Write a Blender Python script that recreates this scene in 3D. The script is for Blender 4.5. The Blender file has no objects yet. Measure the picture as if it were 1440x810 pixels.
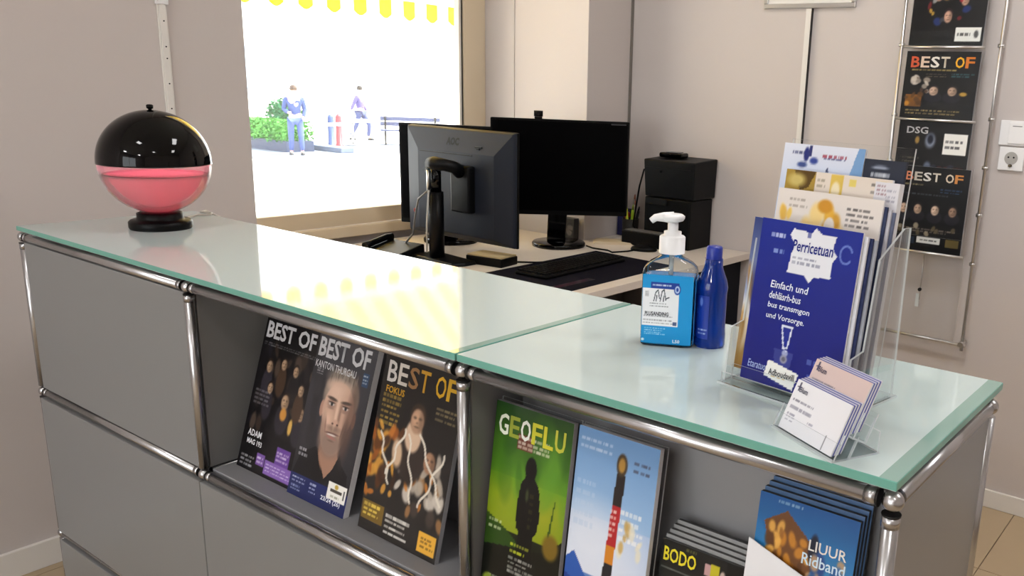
import bpy, math, random
import numpy as np
from mathutils import Vector, Matrix

random.seed(7)
RNG = np.random.RandomState(11)
scene = bpy.context.scene
COL = scene.collection
PI = math.pi

# ------------------------------------------------------------------ camera
CAM = Vector((0.2369, -0.7473, 1.3207))
F_PX, P_X, P_Y = 1225.95, 929.70, 435.39
YAW, PITCH, ROLL = -0.598, 0.2452, 0.0448
cy, sy, cp, sp = math.cos(YAW), math.sin(YAW), math.cos(PITCH), math.sin(PITCH)
fwd = Vector((sy * cp, cy * cp, -sp))
rgt0 = Vector((cy, -sy, 0))
up0 = rgt0.cross(fwd)
rgt = rgt0 * math.cos(ROLL) + up0 * math.sin(ROLL)
upv = -rgt0 * math.sin(ROLL) + up0 * math.cos(ROLL)
cam_data = bpy.data.cameras.new('camera')
cam_data.sensor_fit = 'HORIZONTAL'
cam_data.sensor_width = 36.0
cam_data.lens = F_PX / 1440 * 36
cam_data.shift_x = (720 - P_X) / 1440
cam_data.shift_y = (P_Y - 405) / 1440
cam_data.clip_start = 0.02
cam_data.clip_end = 300
cam = bpy.data.objects.new('camera', cam_data)
COL.objects.link(cam)
rot = Matrix((rgt, upv, -fwd)).transposed()
cam.matrix_world = Matrix.Translation(CAM) @ rot.to_4x4()
scene.camera = cam

# ------------------------------------------------------------------ world, sun, exposure
world = bpy.data.worlds.new('sky')
scene.world = world
world.use_nodes = True
bg = world.node_tree.nodes['Background']
bg.inputs[0].default_value = (0.93, 0.965, 1.0, 1)
bg.inputs[1].default_value = 6.0

sun_data = bpy.data.lights.new('sun', 'SUN')
sun_data.energy = 22
sun_data.angle = 0.01
sun_data.color = (1.0, 0.95, 0.86)
sun = bpy.data.objects.new('sun', sun_data)
COL.objects.link(sun)
sun.rotation_euler = Vector((-0.30, -0.42, -0.85)).to_track_quat('-Z', 'Y').to_euler()

vs = scene.view_settings
vs.view_transform = 'Standard'
vs.look = 'None'
vs.gamma = 1
vs.use_curve_mapping = False
vs.exposure = -0.08

# unseen ceiling luminaires; the rear ones added for frontal fill on the counter
LUMINAIRES = [(-1.0, -1.1, 0.30, 0.22, 7), (0.9, -1.1, 0.30, 0.22, 7), (-0.4, 0.95, 0.6, 0.30, 16), (-1.5, -3.3, 0.35, 0.25, 28), (0.7, -3.3, 0.35, 0.25, 28), (1.2, 0.95, 0.6, .3, 16)]
CEIL = 2.62
for (lx, ly, lw, lh, le) in LUMINAIRES:
    ld = bpy.data.lights.new('luminaire_light', 'AREA')
    ld.shape = 'RECTANGLE'
    ld.size, ld.size_y, ld.energy = lw, lh, le
    ld.color = (1.0, 0.98, 0.97)
    lo = bpy.data.objects.new('luminaire_light', ld)
    COL.objects.link(lo)
    lo.location = (lx, ly, CEIL - 0.075)

# ------------------------------------------------------------------ helpers
def lin(c):
    c = np.asarray(c, float) / 255.0
    return np.where(c <= 0.04045, c / 12.92, ((c + 0.055) / 1.055) ** 2.4)


def L4(rgb):
    return tuple(float(x) for x in lin(rgb)) + (1.0,)


def mat(name, rgb, rough=0.5, metal=0.0, spec=0.5, coat=0.0, bump=None, var=0.0, trans=0.0, ior=1.45, emit=None):
    m = bpy.data.materials.new(name)
    m.use_nodes = True
    nt = m.node_tree
    b = nt.nodes['Principled BSDF']
    b.inputs['Base Color'].default_value = L4(rgb)
    b.inputs['Roughness'].default_value = rough
    b.inputs['Metallic'].default_value = metal
    b.inputs['Specular IOR Level'].default_value = spec
    b.inputs['Coat Weight'].default_value = coat
    b.inputs['Transmission Weight'].default_value = trans
    b.inputs['IOR'].default_value = ior
    if emit:
        b.inputs['Emission Color'].default_value = L4(emit[0])
        b.inputs['Emission Strength'].default_value = emit[1]
    if var or bump:
        tc = nt.nodes.new('ShaderNodeTexCoord')
        nz = nt.nodes.new('ShaderNodeTexNoise')
        nz.inputs['Scale'].default_value = bump[1] if bump else 6.0
        nz.inputs['Detail'].default_value = 5
        nt.links.new(tc.outputs['Object'], nz.inputs['Vector'])
        if bump:
            bp = nt.nodes.new('ShaderNodeBump')
            bp.inputs['Strength'].default_value = bump[0]
            bp.inputs['Distance'].default_value = bump[2] if len(bump) > 2 else 0.002
            nt.links.new(nz.outputs['Fac'], bp.inputs['Height'])
            nt.links.new(bp.outputs['Normal'], b.inputs['Normal'])
        if var:
            n2 = nt.nodes.new('ShaderNodeTexNoise')
            n2.inputs['Scale'].default_value = 3.5
            n2.inputs['Detail'].default_value = 4
            nt.links.new(tc.outputs['Object'], n2.inputs['Vector'])
            mx = nt.nodes.new('ShaderNodeMix')
            mx.data_type = 'RGBA'
            c = lin(rgb)
            mx.inputs[6].default_value = tuple(float(x) for x in np.clip(c * (1 - var), 0, 1)) + (1,)
            mx.inputs[7].default_value = tuple(float(x) for x in np.clip(c * (1 + var), 0, 1)) + (1,)
            nt.links.new(n2.outputs['Fac'], mx.inputs[0])
            nt.links.new(mx.outputs[2], b.inputs['Base Color'])
    return m


def clear(name, tint=(0.97, 0.98, 0.98), blend=0.2, rough=0.02, gain=1.0, haze=0.0):
    """thin clear sheet: transparent with a fresnel reflection"""
    m = bpy.data.materials.new(name)
    m.use_nodes = True
    nt = m.node_tree
    nt.nodes.clear()
    out = nt.nodes.new('ShaderNodeOutputMaterial')
    tr = nt.nodes.new('ShaderNodeBsdfTransparent')
    tr.inputs[0].default_value = tint + (1,)
    gl = nt.nodes.new('ShaderNodeBsdfGlossy')
    gl.inputs['Roughness'].default_value = rough
    lw = nt.nodes.new('ShaderNodeLayerWeight')
    lw.inputs[0].default_value = blend
    mx = nt.nodes.new('ShaderNodeMixShader')
    if gain != 1.0:
        mu = nt.nodes.new('ShaderNodeMath')
        mu.operation = 'MULTIPLY'
        mu.inputs[1].default_value = gain
        nt.links.new(lw.outputs['Fresnel'], mu.inputs[0])
        nt.links.new(mu.outputs[0], mx.inputs[0])
    else:
        nt.links.new(lw.outputs['Fresnel'], mx.inputs[0])
    if haze:                       # translucent veil; on the window panes it imitates glare
        tl = nt.nodes.new('ShaderNodeBsdfTranslucent')
        hz = nt.nodes.new('ShaderNodeMixShader')
        hz.inputs[0].default_value = haze
        nt.links.new(tr.outputs[0], hz.inputs[1]); nt.links.new(tl.outputs[0], hz.inputs[2])
        nt.links.new(hz.outputs[0], mx.inputs[1])
    else:
        nt.links.new(tr.outputs[0], mx.inputs[1])
    nt.links.new(gl.outputs[0], mx.inputs[2])
    nt.links.new(mx.outputs[0], out.inputs[0])
    return m


def glowy(name, rgb, w_transl=0.6, w_transp=0.15, rough=0.1):
    """translucent plastic: translucent + a little see-through + gloss"""
    m = bpy.data.materials.new(name)
    m.use_nodes = True
    nt = m.node_tree
    nt.nodes.clear()
    out = nt.nodes.new('ShaderNodeOutputMaterial')
    c = L4(rgb)
    tl = nt.nodes.new('ShaderNodeBsdfTranslucent'); tl.inputs[0].default_value = c
    df = nt.nodes.new('ShaderNodeBsdfDiffuse'); df.inputs[0].default_value = c
    tp = nt.nodes.new('ShaderNodeBsdfTransparent'); tp.inputs[0].default_value = c
    gl = nt.nodes.new('ShaderNodeBsdfGlossy'); gl.inputs['Roughness'].default_value = rough
    a = nt.nodes.new('ShaderNodeMixShader'); a.inputs[0].default_value = w_transl
    nt.links.new(df.outputs[0], a.inputs[1]); nt.links.new(tl.outputs[0], a.inputs[2])
    b = nt.nodes.new('ShaderNodeMixShader'); b.inputs[0].default_value = w_transp
    nt.links.new(a.outputs[0], b.inputs[1]); nt.links.new(tp.outputs[0], b.inputs[2])
    lw = nt.nodes.new('ShaderNodeLayerWeight'); lw.inputs[0].default_value = 0.15
    d = nt.nodes.new('ShaderNodeMixShader')
    nt.links.new(lw.outputs['Fresnel'], d.inputs[0])
    nt.links.new(b.outputs[0], d.inputs[1]); nt.links.new(gl.outputs[0], d.inputs[2])
    nt.links.new(d.outputs[0], out.inputs[0])
    return m


class MB:
    def __init__(s):
        s.v, s.f, s.mi, s.sm = [], [], [], []

    def face(s, idx, mi=0, sm=False):
        s.f.append(tuple(idx)); s.mi.append(mi); s.sm.append(sm)

    def box(s, x0, x1, y0, y1, z0, z1, mi=0, M=None, side=None):
        b = len(s.v)
        pts = [Vector(p) for p in [(x0, y0, z0), (x1, y0, z0), (x1, y1, z0), (x0, y1, z0), (x0, y0, z1), (x1, y0, z1), (x1, y1, z1), (x0, y1, z1)]]
        if M is not None:
            pts = [M @ p for p in pts]
        s.v += [tuple(p) for p in pts]
        for k, q in enumerate([(0, 3, 2, 1), (4, 5, 6, 7), (0, 1, 5, 4), (1, 2, 6, 5), (2, 3, 7, 6), (3, 0, 4, 7)]):
            s.face([b + i for i in q], (side[k] if side else mi))
        return s

    def hexa(s, bottom, top, mi=0):
        b = len(s.v)
        s.v += [tuple(p) for p in bottom] + [tuple(p) for p in top]
        n = len(bottom)
        s.face([b + i for i in reversed(range(n))], mi)
        s.face([b + n + i for i in range(n)], mi)
        for i in range(n):
            j = (i + 1) % n
            s.face([b + i, b + j, b + n + j, b + n + i], mi)
        return s

    def tube(s, pts, r, n=10, mi=0, cap=True, closed=False):
        pts = [Vector(p) for p in pts]
        rs = r if isinstance(r, (list, tuple)) else [r] * len(pts)
        t0 = (pts[1] - pts[0]).normalized()
        a = Vector((0, 0, 1)) if abs(t0.z) < 0.9 else Vector((1, 0, 0))
        nrm = (a - t0 * a.dot(t0)).normalized()
        b0 = len(s.v)
        for i, p in enumerate(pts):
            if i == 0: t = t0
            elif i == len(pts) - 1: t = (pts[i] - pts[i - 1]).normalized()
            else: t = ((pts[i] - pts[i - 1]).normalized() + (pts[i + 1] - pts[i]).normalized()).normalized()
            nrm = (nrm - t * nrm.dot(t))
            nrm = nrm.normalized() if nrm.length > 1e-6 else t.orthogonal().normalized()
            bi = t.cross(nrm)
            for k in range(n):
                an = 2 * PI * k / n
                s.v.append(tuple(p + nrm * math.cos(an) * rs[i] + bi * math.sin(an) * rs[i]))
        for i in range(len(pts) - 1):
            for k in range(n):
                k2 = (k + 1) % n
                s.face([b0 + i * n + k, b0 + i * n + k2, b0 + (i + 1) * n + k2, b0 + (i + 1) * n + k], mi, True)
        if cap:
            s.face([b0 + k for k in reversed(range(n))], mi)
            s.face([b0 + (len(pts) - 1) * n + k for k in range(n)], mi)
        return s

    def lathe(s, prof, c=(0, 0, 0), n=32, mi=0, sx=1.0, sy=1.0, sm=True, pw=None):
        """prof: (r, z) list bottom to top; r = 0 ends close; pw: superellipse power for squarish sections"""
        b0 = len(s.v); rings = []
        for (r, z) in prof:
            if r <= 1e-6:
                rings.append([len(s.v)]); s.v.append((c[0], c[1], c[2] + z))
            else:
                rg = []
                for k in range(n):
                    an = 2 * PI * k / n
                    ca, sa = math.cos(an), math.sin(an)
                    if pw:
                        ca = math.copysign(abs(ca) ** (2 / pw), ca); sa = math.copysign(abs(sa) ** (2 / pw), sa)
                    rg.append(len(s.v)); s.v.append((c[0] + r * sx * ca, c[1] + r * sy * sa, c[2] + z))
                rings.append(rg)
        for a, b in zip(rings[:-1], rings[1:]):
            if len(a) == 1 and len(b) == 1: continue
            for k in range(n):
                k2 = (k + 1) % n
                if len(a) == 1: s.face([a[0], b[k2], b[k]][::-1], mi, sm)
                elif len(b) == 1: s.face([a[k], a[k2], b[0]], mi, sm)
                else: s.face([a[k], a[k2], b[k2], b[k]], mi, sm)
        if len(rings[0]) > 1: s.face(list(reversed(rings[0])), mi)
        if len(rings[-1]) > 1: s.face(rings[-1], mi)
        return s

    def sphere(s, c, r, n=16, m=10, mi=0):
        return s.lathe([(r * math.sin(PI * i / m), -r * math.cos(PI * i / m)) for i in range(m + 1)], c, n, mi)

    def prism(s, poly, y0, y1, mi=0):
        """polygon in (x, z), counter-clockwise seen from -y, extruded from y0 to y1"""
        b = len(s.v); n = len(poly)
        s.v += [(x, y0, z) for x, z in poly] + [(x, y1, z) for x, z in poly]
        s.face([b + i for i in range(n)], mi)
        s.face([b + n + i for i in reversed(range(n))], mi)
        for i in range(n):
            j = (i + 1) % n
            s.face([b + i, b + n + i, b + n + j, b + j], mi)
        return s

    def build(s, name, mats, parent=None, bevel=0.0, loc=None, rot=None, seg=2):
        me = bpy.data.meshes.new(name)
        me.from_pydata(s.v, [], s.f)
        for m in (mats if isinstance(mats, (list, tuple)) else [mats]):
            me.materials.append(m)
        me.polygons.foreach_set('material_index', s.mi)
        me.polygons.foreach_set('use_smooth', s.sm)
        me.update()
        o = bpy.data.objects.new(name, me)
        COL.objects.link(o)
        if parent: o.parent = parent
        if loc: o.location = loc
        if rot: o.rotation_euler = rot
        if bevel:
            bv = o.modifiers.new('bevel', 'BEVEL')
            bv.width = bevel; bv.segments = seg; bv.limit_method = 'ANGLE'; bv.angle_limit = 0.6
            bv.harden_normals = False
        return o


def tag(o, label=None, cat=None, group=None, kind=None):
    if label: o['label'] = label
    if cat: o['category'] = cat
    if group: o['group'] = group
    if kind: o['kind'] = kind
    return o


def thing(name, label, cat, loc=(0, 0, 0), rot=(0, 0, 0), group=None):
    o = bpy.data.objects.new(name, None)
    o.empty_display_size = 0.05
    COL.objects.link(o)
    o.location = loc; o.rotation_euler = rot
    return tag(o, label, cat, group)


def structure(name, mb, m, bevel=0.0, parent=None):
    o = mb.build(name, m, parent, bevel)
    if parent is None: o['kind'] = 'structure'
    return o


_tm = {}
def tmat(rgb):
    k = tuple(rgb)
    if k not in _tm:
        _tm[k] = mat('ink', rgb, 0.45, spec=0.2)
    return _tm[k]


def text(parent, s, x, z, w, h, rgb, y=-0.0012, bold=0.0, name='lettering', shear=0.0, rot=None):
    """flat lettering fitted to the box (x, z, w, h) on the face y of PARENT"""
    cu = bpy.data.curves.new(name, 'FONT')
    cu.body = s
    cu.resolution_u = 2
    cu.offset = bold
    cu.shear = shear
    cu.align_x = 'LEFT'
    tmp = bpy.data.objects.new(name, cu)
    COL.objects.link(tmp)
    dg = bpy.context.evaluated_depsgraph_get()
    me = bpy.data.meshes.new_from_object(tmp.evaluated_get(dg))
    bpy.data.objects.remove(tmp); bpy.data.curves.remove(cu)
    n = len(me.vertices)
    co = np.zeros(n * 3, np.float32)
    me.vertices.foreach_get('co', co)
    co = co.reshape(-1, 3)
    lo, hi = co.min(0), co.max(0)
    out = np.zeros_like(co)
    out[:, 0] = x + (co[:, 0] - lo[0]) / max(hi[0] - lo[0], 1e-6) * w
    out[:, 2] = z + (co[:, 1] - lo[1]) / max(hi[1] - lo[1], 1e-6) * h
    out[:, 1] = y
    me.vertices.foreach_set('co', out.ravel())
    me.materials.clear()
    me.materials.append(tmat(rgb))
    me.name = name
    o = bpy.data.objects.new(name, me)
    COL.objects.link(o)
    o.parent = parent
    if rot: o.rotation_euler = rot
    return o


# ---- flat print painted per point of a fine grid
class Art:
    def __init__(s, nx, ny, base=(0, 0, 0)):
        s.nx, s.ny = nx, ny
        s.U, s.V = np.meshgrid((np.arange(nx) + 0.5) / nx, (np.arange(ny) + 0.5) / ny)
        s.img = np.zeros((ny, nx, 3)); s.img[:] = base

    def blend(s, a, c):
        a = np.clip(a, 0, 1)[..., None]
        s.img = s.img * (1 - a) + np.asarray(c, float) * a
        return s

    def rect(s, x0, y0, x1, y1, c, a=1.0):
        m = (s.U >= x0) & (s.U <= x1) & (s.V >= y0) & (s.V <= y1)
        return s.blend(m * a, c)

    def grad(s, y0, y1, c0, c1):
        t = np.clip((s.V - y0) / (y1 - y0), 0, 1)[..., None]
        m = ((s.V >= y0) & (s.V <= y1))[..., None]
        s.img = np.where(m, np.asarray(c0, float) * (1 - t) + np.asarray(c1, float) * t, s.img)
        return s

    def ell(s, cx, cy_, rx, ry, c, soft=0.15, ang=0.0, a=1.0):
        dx, dy = s.U - cx, s.V - cy_
        ca, sa = math.cos(ang), math.sin(ang)
        x, y = (dx * ca + dy * sa) / rx, (-dx * sa + dy * ca) / ry
        d = np.sqrt(x * x + y * y)
        return s.blend(np.clip((1 + soft - d) / (2 * soft), 0, 1) * a, c)

    def poly(s, pts, c, a=1.0):
        inside = np.zeros(s.U.shape, bool)
        n = len(pts)
        for i in range(n):
            (x1, y1), (x2, y2) = pts[i], pts[(i + 1) % n]
            if y1 == y2: continue
            cond = ((y1 > s.V) != (y2 > s.V)) & (s.U < (x2 - x1) * (s.V - y1) / (y2 - y1) + x1)
            inside ^= cond
        return s.blend(inside * a, c)

    def lines(s, x0, y0, x1, y1, rows, c, a=0.9, fill=0.75):
        h = (y1 - y0) / rows
        for r in range(rows):
            yb = y0 + r * h + 0.25 * h
            x = x0
            end = x1 - RNG.rand() * 0.25 * (x1 - x0)
            while x < end:
                w = (0.02 + 0.06 * RNG.rand())
                s.rect(x, yb, min(x + w * fill, end), yb + 0.5 * h, c, a * (0.6 + 0.4 * RNG.rand()))
                x += w
        return s

    def blobs(s, x0, y0, x1, y1, n, cols, r0, r1, a=0.9):
        for _ in range(n):
            s.ell(x0 + RNG.rand() * (x1 - x0), y0 + RNG.rand() * (y1 - y0), r0 + RNG.rand() * (r1 - r0), r0 + RNG.rand() * (r1 - r0),
                  cols[RNG.randint(len(cols))], 0.25, RNG.rand() * 3, a)
        return s

    def face(s, cx, cy_, r, skin, hair, asp=0.7):
        sk = np.asarray(skin, float)
        s.ell(cx, cy_ + r * asp * 0.30, r * 0.98, r * asp * 1.15, hair, 0.12)
        s.ell(cx, cy_ - r * asp * 0.12, r * 0.78, r * asp * 1.08, sk * 0.92, 0.12)
        s.ell(cx - r * 0.2, cy_ + r * asp * 0.1, r * 0.4, r * asp * 0.6, np.minimum(sk * 1.12, 255), 0.6, 0, 0.7)
        s.ell(cx + r * 0.5, cy_ - r * asp * 0.1, r * 0.3, r * asp * 0.8, sk * 0.62, 0.6, 0, 0.6)
        for k in (-1, 1):
            s.ell(cx + k * r * 0.32, cy_ + r * asp * 0.16, r * 0.20, r * asp * 0.13, sk * 0.45, 0.5, 0, 0.8)
        s.ell(cx, cy_ - r * asp * 0.60, r * 0.30, r * asp * 0.09, sk * 0.5, 0.5, 0, 0.8)
        s.ell(cx, cy_ - r * asp * 0.25, r * 0.14, r * asp * 0.10, sk * 0.65, 0.5, 0, 0.7)
        return s


PRINT = bpy.data.materials.new('printed_paper')
PRINT.use_nodes = True
_nt = PRINT.node_tree
_pb = _nt.nodes['Principled BSDF']
_pb.inputs['Roughness'].default_value = 0.3
_pb.inputs['Specular IOR Level'].default_value = 0.35
_at = _nt.nodes.new('ShaderNodeVertexColor')
_at.layer_name = 'print'
_nt.links.new(_at.outputs['Color'], _pb.inputs['Base Color'])


def art_mesh(name, art, w, h, parent, y=-0.0006, x0=None, z0=0.0):
    nx, ny = art.nx, art.ny
    xs = np.linspace(-w / 2 if x0 is None else x0, (w / 2 if x0 is None else x0 + w), nx)
    zs = np.linspace(z0, z0 + h, ny)
    X, Z = np.meshgrid(xs, zs)
    co = np.stack([X.ravel(), np.full(nx * ny, y), Z.ravel()], 1)
    i = np.arange(nx * ny).reshape(ny, nx)
    faces = np.stack([i[:-1, :-1].ravel(), i[:-1, 1:].ravel(), i[1:, 1:].ravel(), i[1:, :-1].ravel()], 1)
    me = bpy.data.meshes.new(name)
    me.from_pydata(co.tolist(), [], faces.tolist())
    at = me.color_attributes.new('print', 'FLOAT_COLOR', 'POINT')
    c = lin(np.clip(art.img, 0, 255)).reshape(-1, 3)
    at.data.foreach_set('color', np.concatenate([c, np.ones((len(c), 1))], 1).astype(np.float32).ravel())
    me.materials.append(PRINT)
    o = bpy.data.objects.new(name, me)
    COL.objects.link(o)
    if parent: o.parent = parent
    return o


# ------------------------------------------------------------------ materials
M_wall = mat('wall_plaster', (202, 194, 191), 0.85, spec=0.2, bump=(0.15, 60, 0.002), var=0.015)
M_white = mat('white_paint', (226, 222, 217), 0.55, spec=0.3)
M_ceil = mat('ceiling_paint', (232, 230, 226), 0.9, spec=0.1)
M_frame = mat('window_frame_paint', (220, 204, 178), 0.45, var=0.03)
M_gasket = mat('window_gasket', (45, 40, 36), 0.6)
M_tile = mat('floor_tile_vinyl', (178, 158, 130), 0.45, var=0.12, bump=(0.1, 30, 0.001))
M_grout = mat('floor_joint', (128, 110, 90), 0.8)
M_panel = mat('grey_lacquer', (126, 126, 126), 0.3, spec=0.5)
M_panel_in = mat('grey_lacquer_inside', (140, 140, 143), 0.4, spec=0.4)
M_chrome = mat('chrome', (186, 186, 189), 0.27, metal=1.0)
M_ring = mat('dark_ring', (38, 37, 38), 0.4, metal=0.5)
M_glass_top = mat('frosted_glass_top', (198, 214, 214), 0.06, spec=0.62)
M_glass_band = mat('glass_clear_border', (140, 172, 163), 0.035, spec=0.62)
M_glass_edge = mat('glass_green_edge', (104, 164, 150), 0.15, spec=0.5)
M_black = mat('black_plastic', (5, 5, 6), 0.4, spec=0.18)
M_black_gloss = mat('black_gloss', (2, 2, 3), 0.05, spec=0.3)
M_black_soft = mat('black_textured_plastic', (7, 8, 10), 0.45, spec=0.2)
M_screen = mat('screen_off', (2, 2, 3), 0.35, spec=0.06)
M_monback = mat('monitor_back_plastic', (30, 35, 46), 0.5, spec=0.25)
M_desk = mat('desk_laminate', (214, 204, 194), 0.4, var=0.02)
M_desk_edge = mat('desk_edge', (160, 152, 142), 0.5)
M_darkblue = mat('dark_navy_panel', (12, 15, 24), 0.6, spec=0.2)
M_mat = mat('desk_pad_fabric', (16, 15, 26), 0.9, spec=0.1)
M_acryl = clear('clear_acrylic', (0.985, 0.992, 0.995), 0.2, 0.03, 0.4)
M_acryl_edge = glowy('acrylic_cut_edge', (240, 246, 248), 0.4, 0.25)
M_pane = clear('window_pane', (0.985, 0.995, 0.99), 0.12, 0.0, 0.8, haze=0.022)  # haze washes out the view like glare from the bright street
M_paper = mat('paper_white', (228, 228, 232), 0.7, spec=0.2)
M_pages = mat('page_edges', (168, 168, 172), 0.75, spec=0.2)
M_cream = mat('cream_card', (226, 204, 190), 0.7, spec=0.2)
M_darkpages = mat('dark_page_edges', (84, 84, 84), 0.7, spec=0.2)
M_white_pl = mat('white_plastic', (236, 236, 238), 0.3)
M_steel = mat('satin_steel', (208, 207, 206), 0.28, metal=1.0)

# ------------------------------------------------------------------ key dimensions
H = 0.958                     # axis of the counter's top rail
W1, W2, W3, DD = 0.6784, 0.6837, 0.5788, 0.3368
XA = -W1 - W2 - W3
XB = -W3 - W2
XC = -W3
G = H + 0.025                 # top of the glass
YW = 2.151                    # back wall
XLW = -2.307                  # left wall face
XWIN = -2.476                 # window plane
XPIER = -1.935
YPIER = 1.88
DESK = 0.74
RX, RY = 2.6, -4.2            # unseen right and front walls

# ------------------------------------------------------------------ room shell
structure('floor', MB().box(-2.7, RX + 0.1, RY - 0.1, YW + 0.1, -0.1, -0.004), M_grout)
floor = bpy.data.objects['floor']
tile = MB().box(0.0015, 0.4985, 0.0015, 0.4985, -0.004, 0.0)
t0 = None
for i in range(-5, 5):
    for j in range(-6, 4):
        x0, y0 = -0.268 + i * 0.5, 0.21 + j * 0.5
        if x0 > 1.0 or x0 < -2.9: continue
        xa, xb, ya, yb = max(x0, XLW), x0 + 0.5, y0, min(y0 + 0.5, YW)
        if xb - xa < 0.02 or yb - ya < 0.02: continue
        if xa == x0 and yb == y0 + 0.5:
            if t0 is None:
                t0 = tile.build('floor_tile', M_tile, floor, loc=(x0, y0, 0))
            else:
                o = t0.copy(); COL.objects.link(o); o.location = (x0, y0, 0)
        else:
            MB().box(0.0015, xb - xa - 0.0015, 0.0015, yb - ya - 0.0015, -0.004, 0).build('floor_tile', M_tile, floor, loc=(xa, ya, 0))

structure('ceiling', MB().box(-2.7, RX + 0.1, RY - 0.1, YW + 0.1, CEIL, CEIL + 0.1), M_ceil)
structure('wall_back', MB().box(XWIN - 0.2, RX + 0.1, YW, YW + 0.12, 0, CEIL), M_wall)
structure('wall_right', MB().box(RX, RX + 0.1, RY, YW, 0, CEIL), M_wall)
FX0, FX1, FZ0, FZ1 = -1.7, 0.6, 0.35, 2.15          # unseen shop window, added to bring frontal light into the shelves
structure('wall_front', MB().box(XLW - 0.2, FX0, RY - 0.1, RY, 0, CEIL).box(FX1, RX, RY - 0.1, RY, 0, CEIL).box(FX0, FX1, RY - 0.1, RY, 0, FZ0).box(FX0, FX1, RY - 0.1, RY, FZ1, CEIL), M_wall)
w2 = structure('fill_window', MB().box(FX0, FX0 + .05, RY - 0.08, RY - .02, FZ0, FZ1).box(FX1 - .05, FX1, RY - 0.08, RY - .02, FZ0, FZ1).box(FX0 + .05, FX1 - .05, RY - 0.08, RY - .02, FZ0, FZ0 + .05).box(FX0 + .05, FX1 - .05, RY - 0.08, RY - .02, FZ1 - .05, FZ1).box(-0.575, -0.525, RY - 0.08, RY - .02, FZ0 + .05, FZ1 - .05), M_white)
MB().box(FX0 + .05, FX1 - .05, RY - 0.052, RY - 0.046, FZ0 + .05, FZ1 - .05).build('window_pane', M_pane, w2)
wl = MB().box(XLW - 0.22, XLW, RY, 0.747, 0, CEIL)
wl.box(XWIN - 0.06, XWIN, 0.747, YPIER + 0.01, 0, 0.792)
wl.box(XWIN - 0.06, XWIN, 0.747, YPIER + 0.01, 2.30, CEIL)
structure('wall_left', wl, M_wall)
structure('wall_corner', MB().box(-2.312, XPIER, YPIER, YW, 0, CEIL).box(XWIN - 0.06, -2.315, YPIER, YW, 0, CEIL), M_wall, 0.002)

win = structure('window_1', MB().box(XWIN - 0.05, XWIN, 0.747, YPIER, 0.80, 0.857).box(XWIN - 0.05, XWIN, 1.763, YPIER, 0.857, 2.30).box(XWIN - 0.05, XWIN, 0.747, 1.763, 2.24, 2.30), M_frame, 0.003)
MB().box(XWIN - 0.035, XWIN - 0.008, 1.752, 1.763, 0.857, 2.24).build('window_gasket', M_gasket, win)
MB().box(XWIN - 0.030, XWIN - 0.004, 1.741, 1.752, 0.857, 2.24).build('window_bead', M_white, win)
MB().box(XWIN - 0.032, XWIN - 0.026, 0.747, 1.752, 0.857, 2.24).build('window_pane', M_pane, win)
MB().box(XWIN + 0.0005, XWIN + 0.03, 0.75, YPIER - 0.001, 0.762, 0.80).build('window_sill', M_frame, win, 0.003)

structure('baseboard_left', MB().box(XLW, XLW + 0.012, RY, 0.747, 0, 0.075), M_white, 0.002)
structure('baseboard_back', MB().box(XPIER, RX, YW - 0.012, YW, 0, 0.062), M_white, 0.002)

# cable ducts
duct = structure('trim_1', MB().box(XLW, XLW + 0.006, 0.503, 0.528, 1.19, CEIL), M_white, 0.001)
MB().box(XLW + 0.006, XLW + 0.010, 0.507, 0.524, 1.19, CEIL).build('duct_cover', M_white, duct, 0.001)
for i in range(9):
    MB().tube([(XLW + 0.0095, 0.5155, 1.215 + i * 0.055 + 0.012 * (i % 3)), (XLW + 0.0112, 0.5155, 1.215 + i * 0.055 + 0.012 * (i % 3))], 0.002, 8).build('duct_screw', M_black, duct)
MB().box(XLW, XLW + 0.013, 0.500, 0.531, 1.49, 1.505).build('duct_clip', M_white_pl, duct, 0.001)
duct2 = structure('trim_2', MB().box(-1.180, -1.158, YW - 0.010, YW, 0.75, 1.62), M_white, 0.001)
MB().box(-1.158, -1.1555, YW - 0.013, YW, 0.75, 1.62).build('dark_seam', M_ring, duct2)
structure('trim_3', MB().box(XPIER, XPIER + 0.006, YW - 0.012, YW, DESK, CEIL), mat('dark_gap_strip', (120, 114, 108), 0.6), 0)

# luminaire housings on the ceiling
for k, (lx, ly, lw, lh, le) in enumerate(LUMINAIRES):
    structure('trim_%d' % (4 + k), MB().box(lx - lw / 2 - 0.02, lx + lw / 2 + 0.02, ly - lh / 2 - 0.02, ly + lh / 2 + 0.02, CEIL - 0.06, CEIL), M_white_pl, 0.004)

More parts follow.
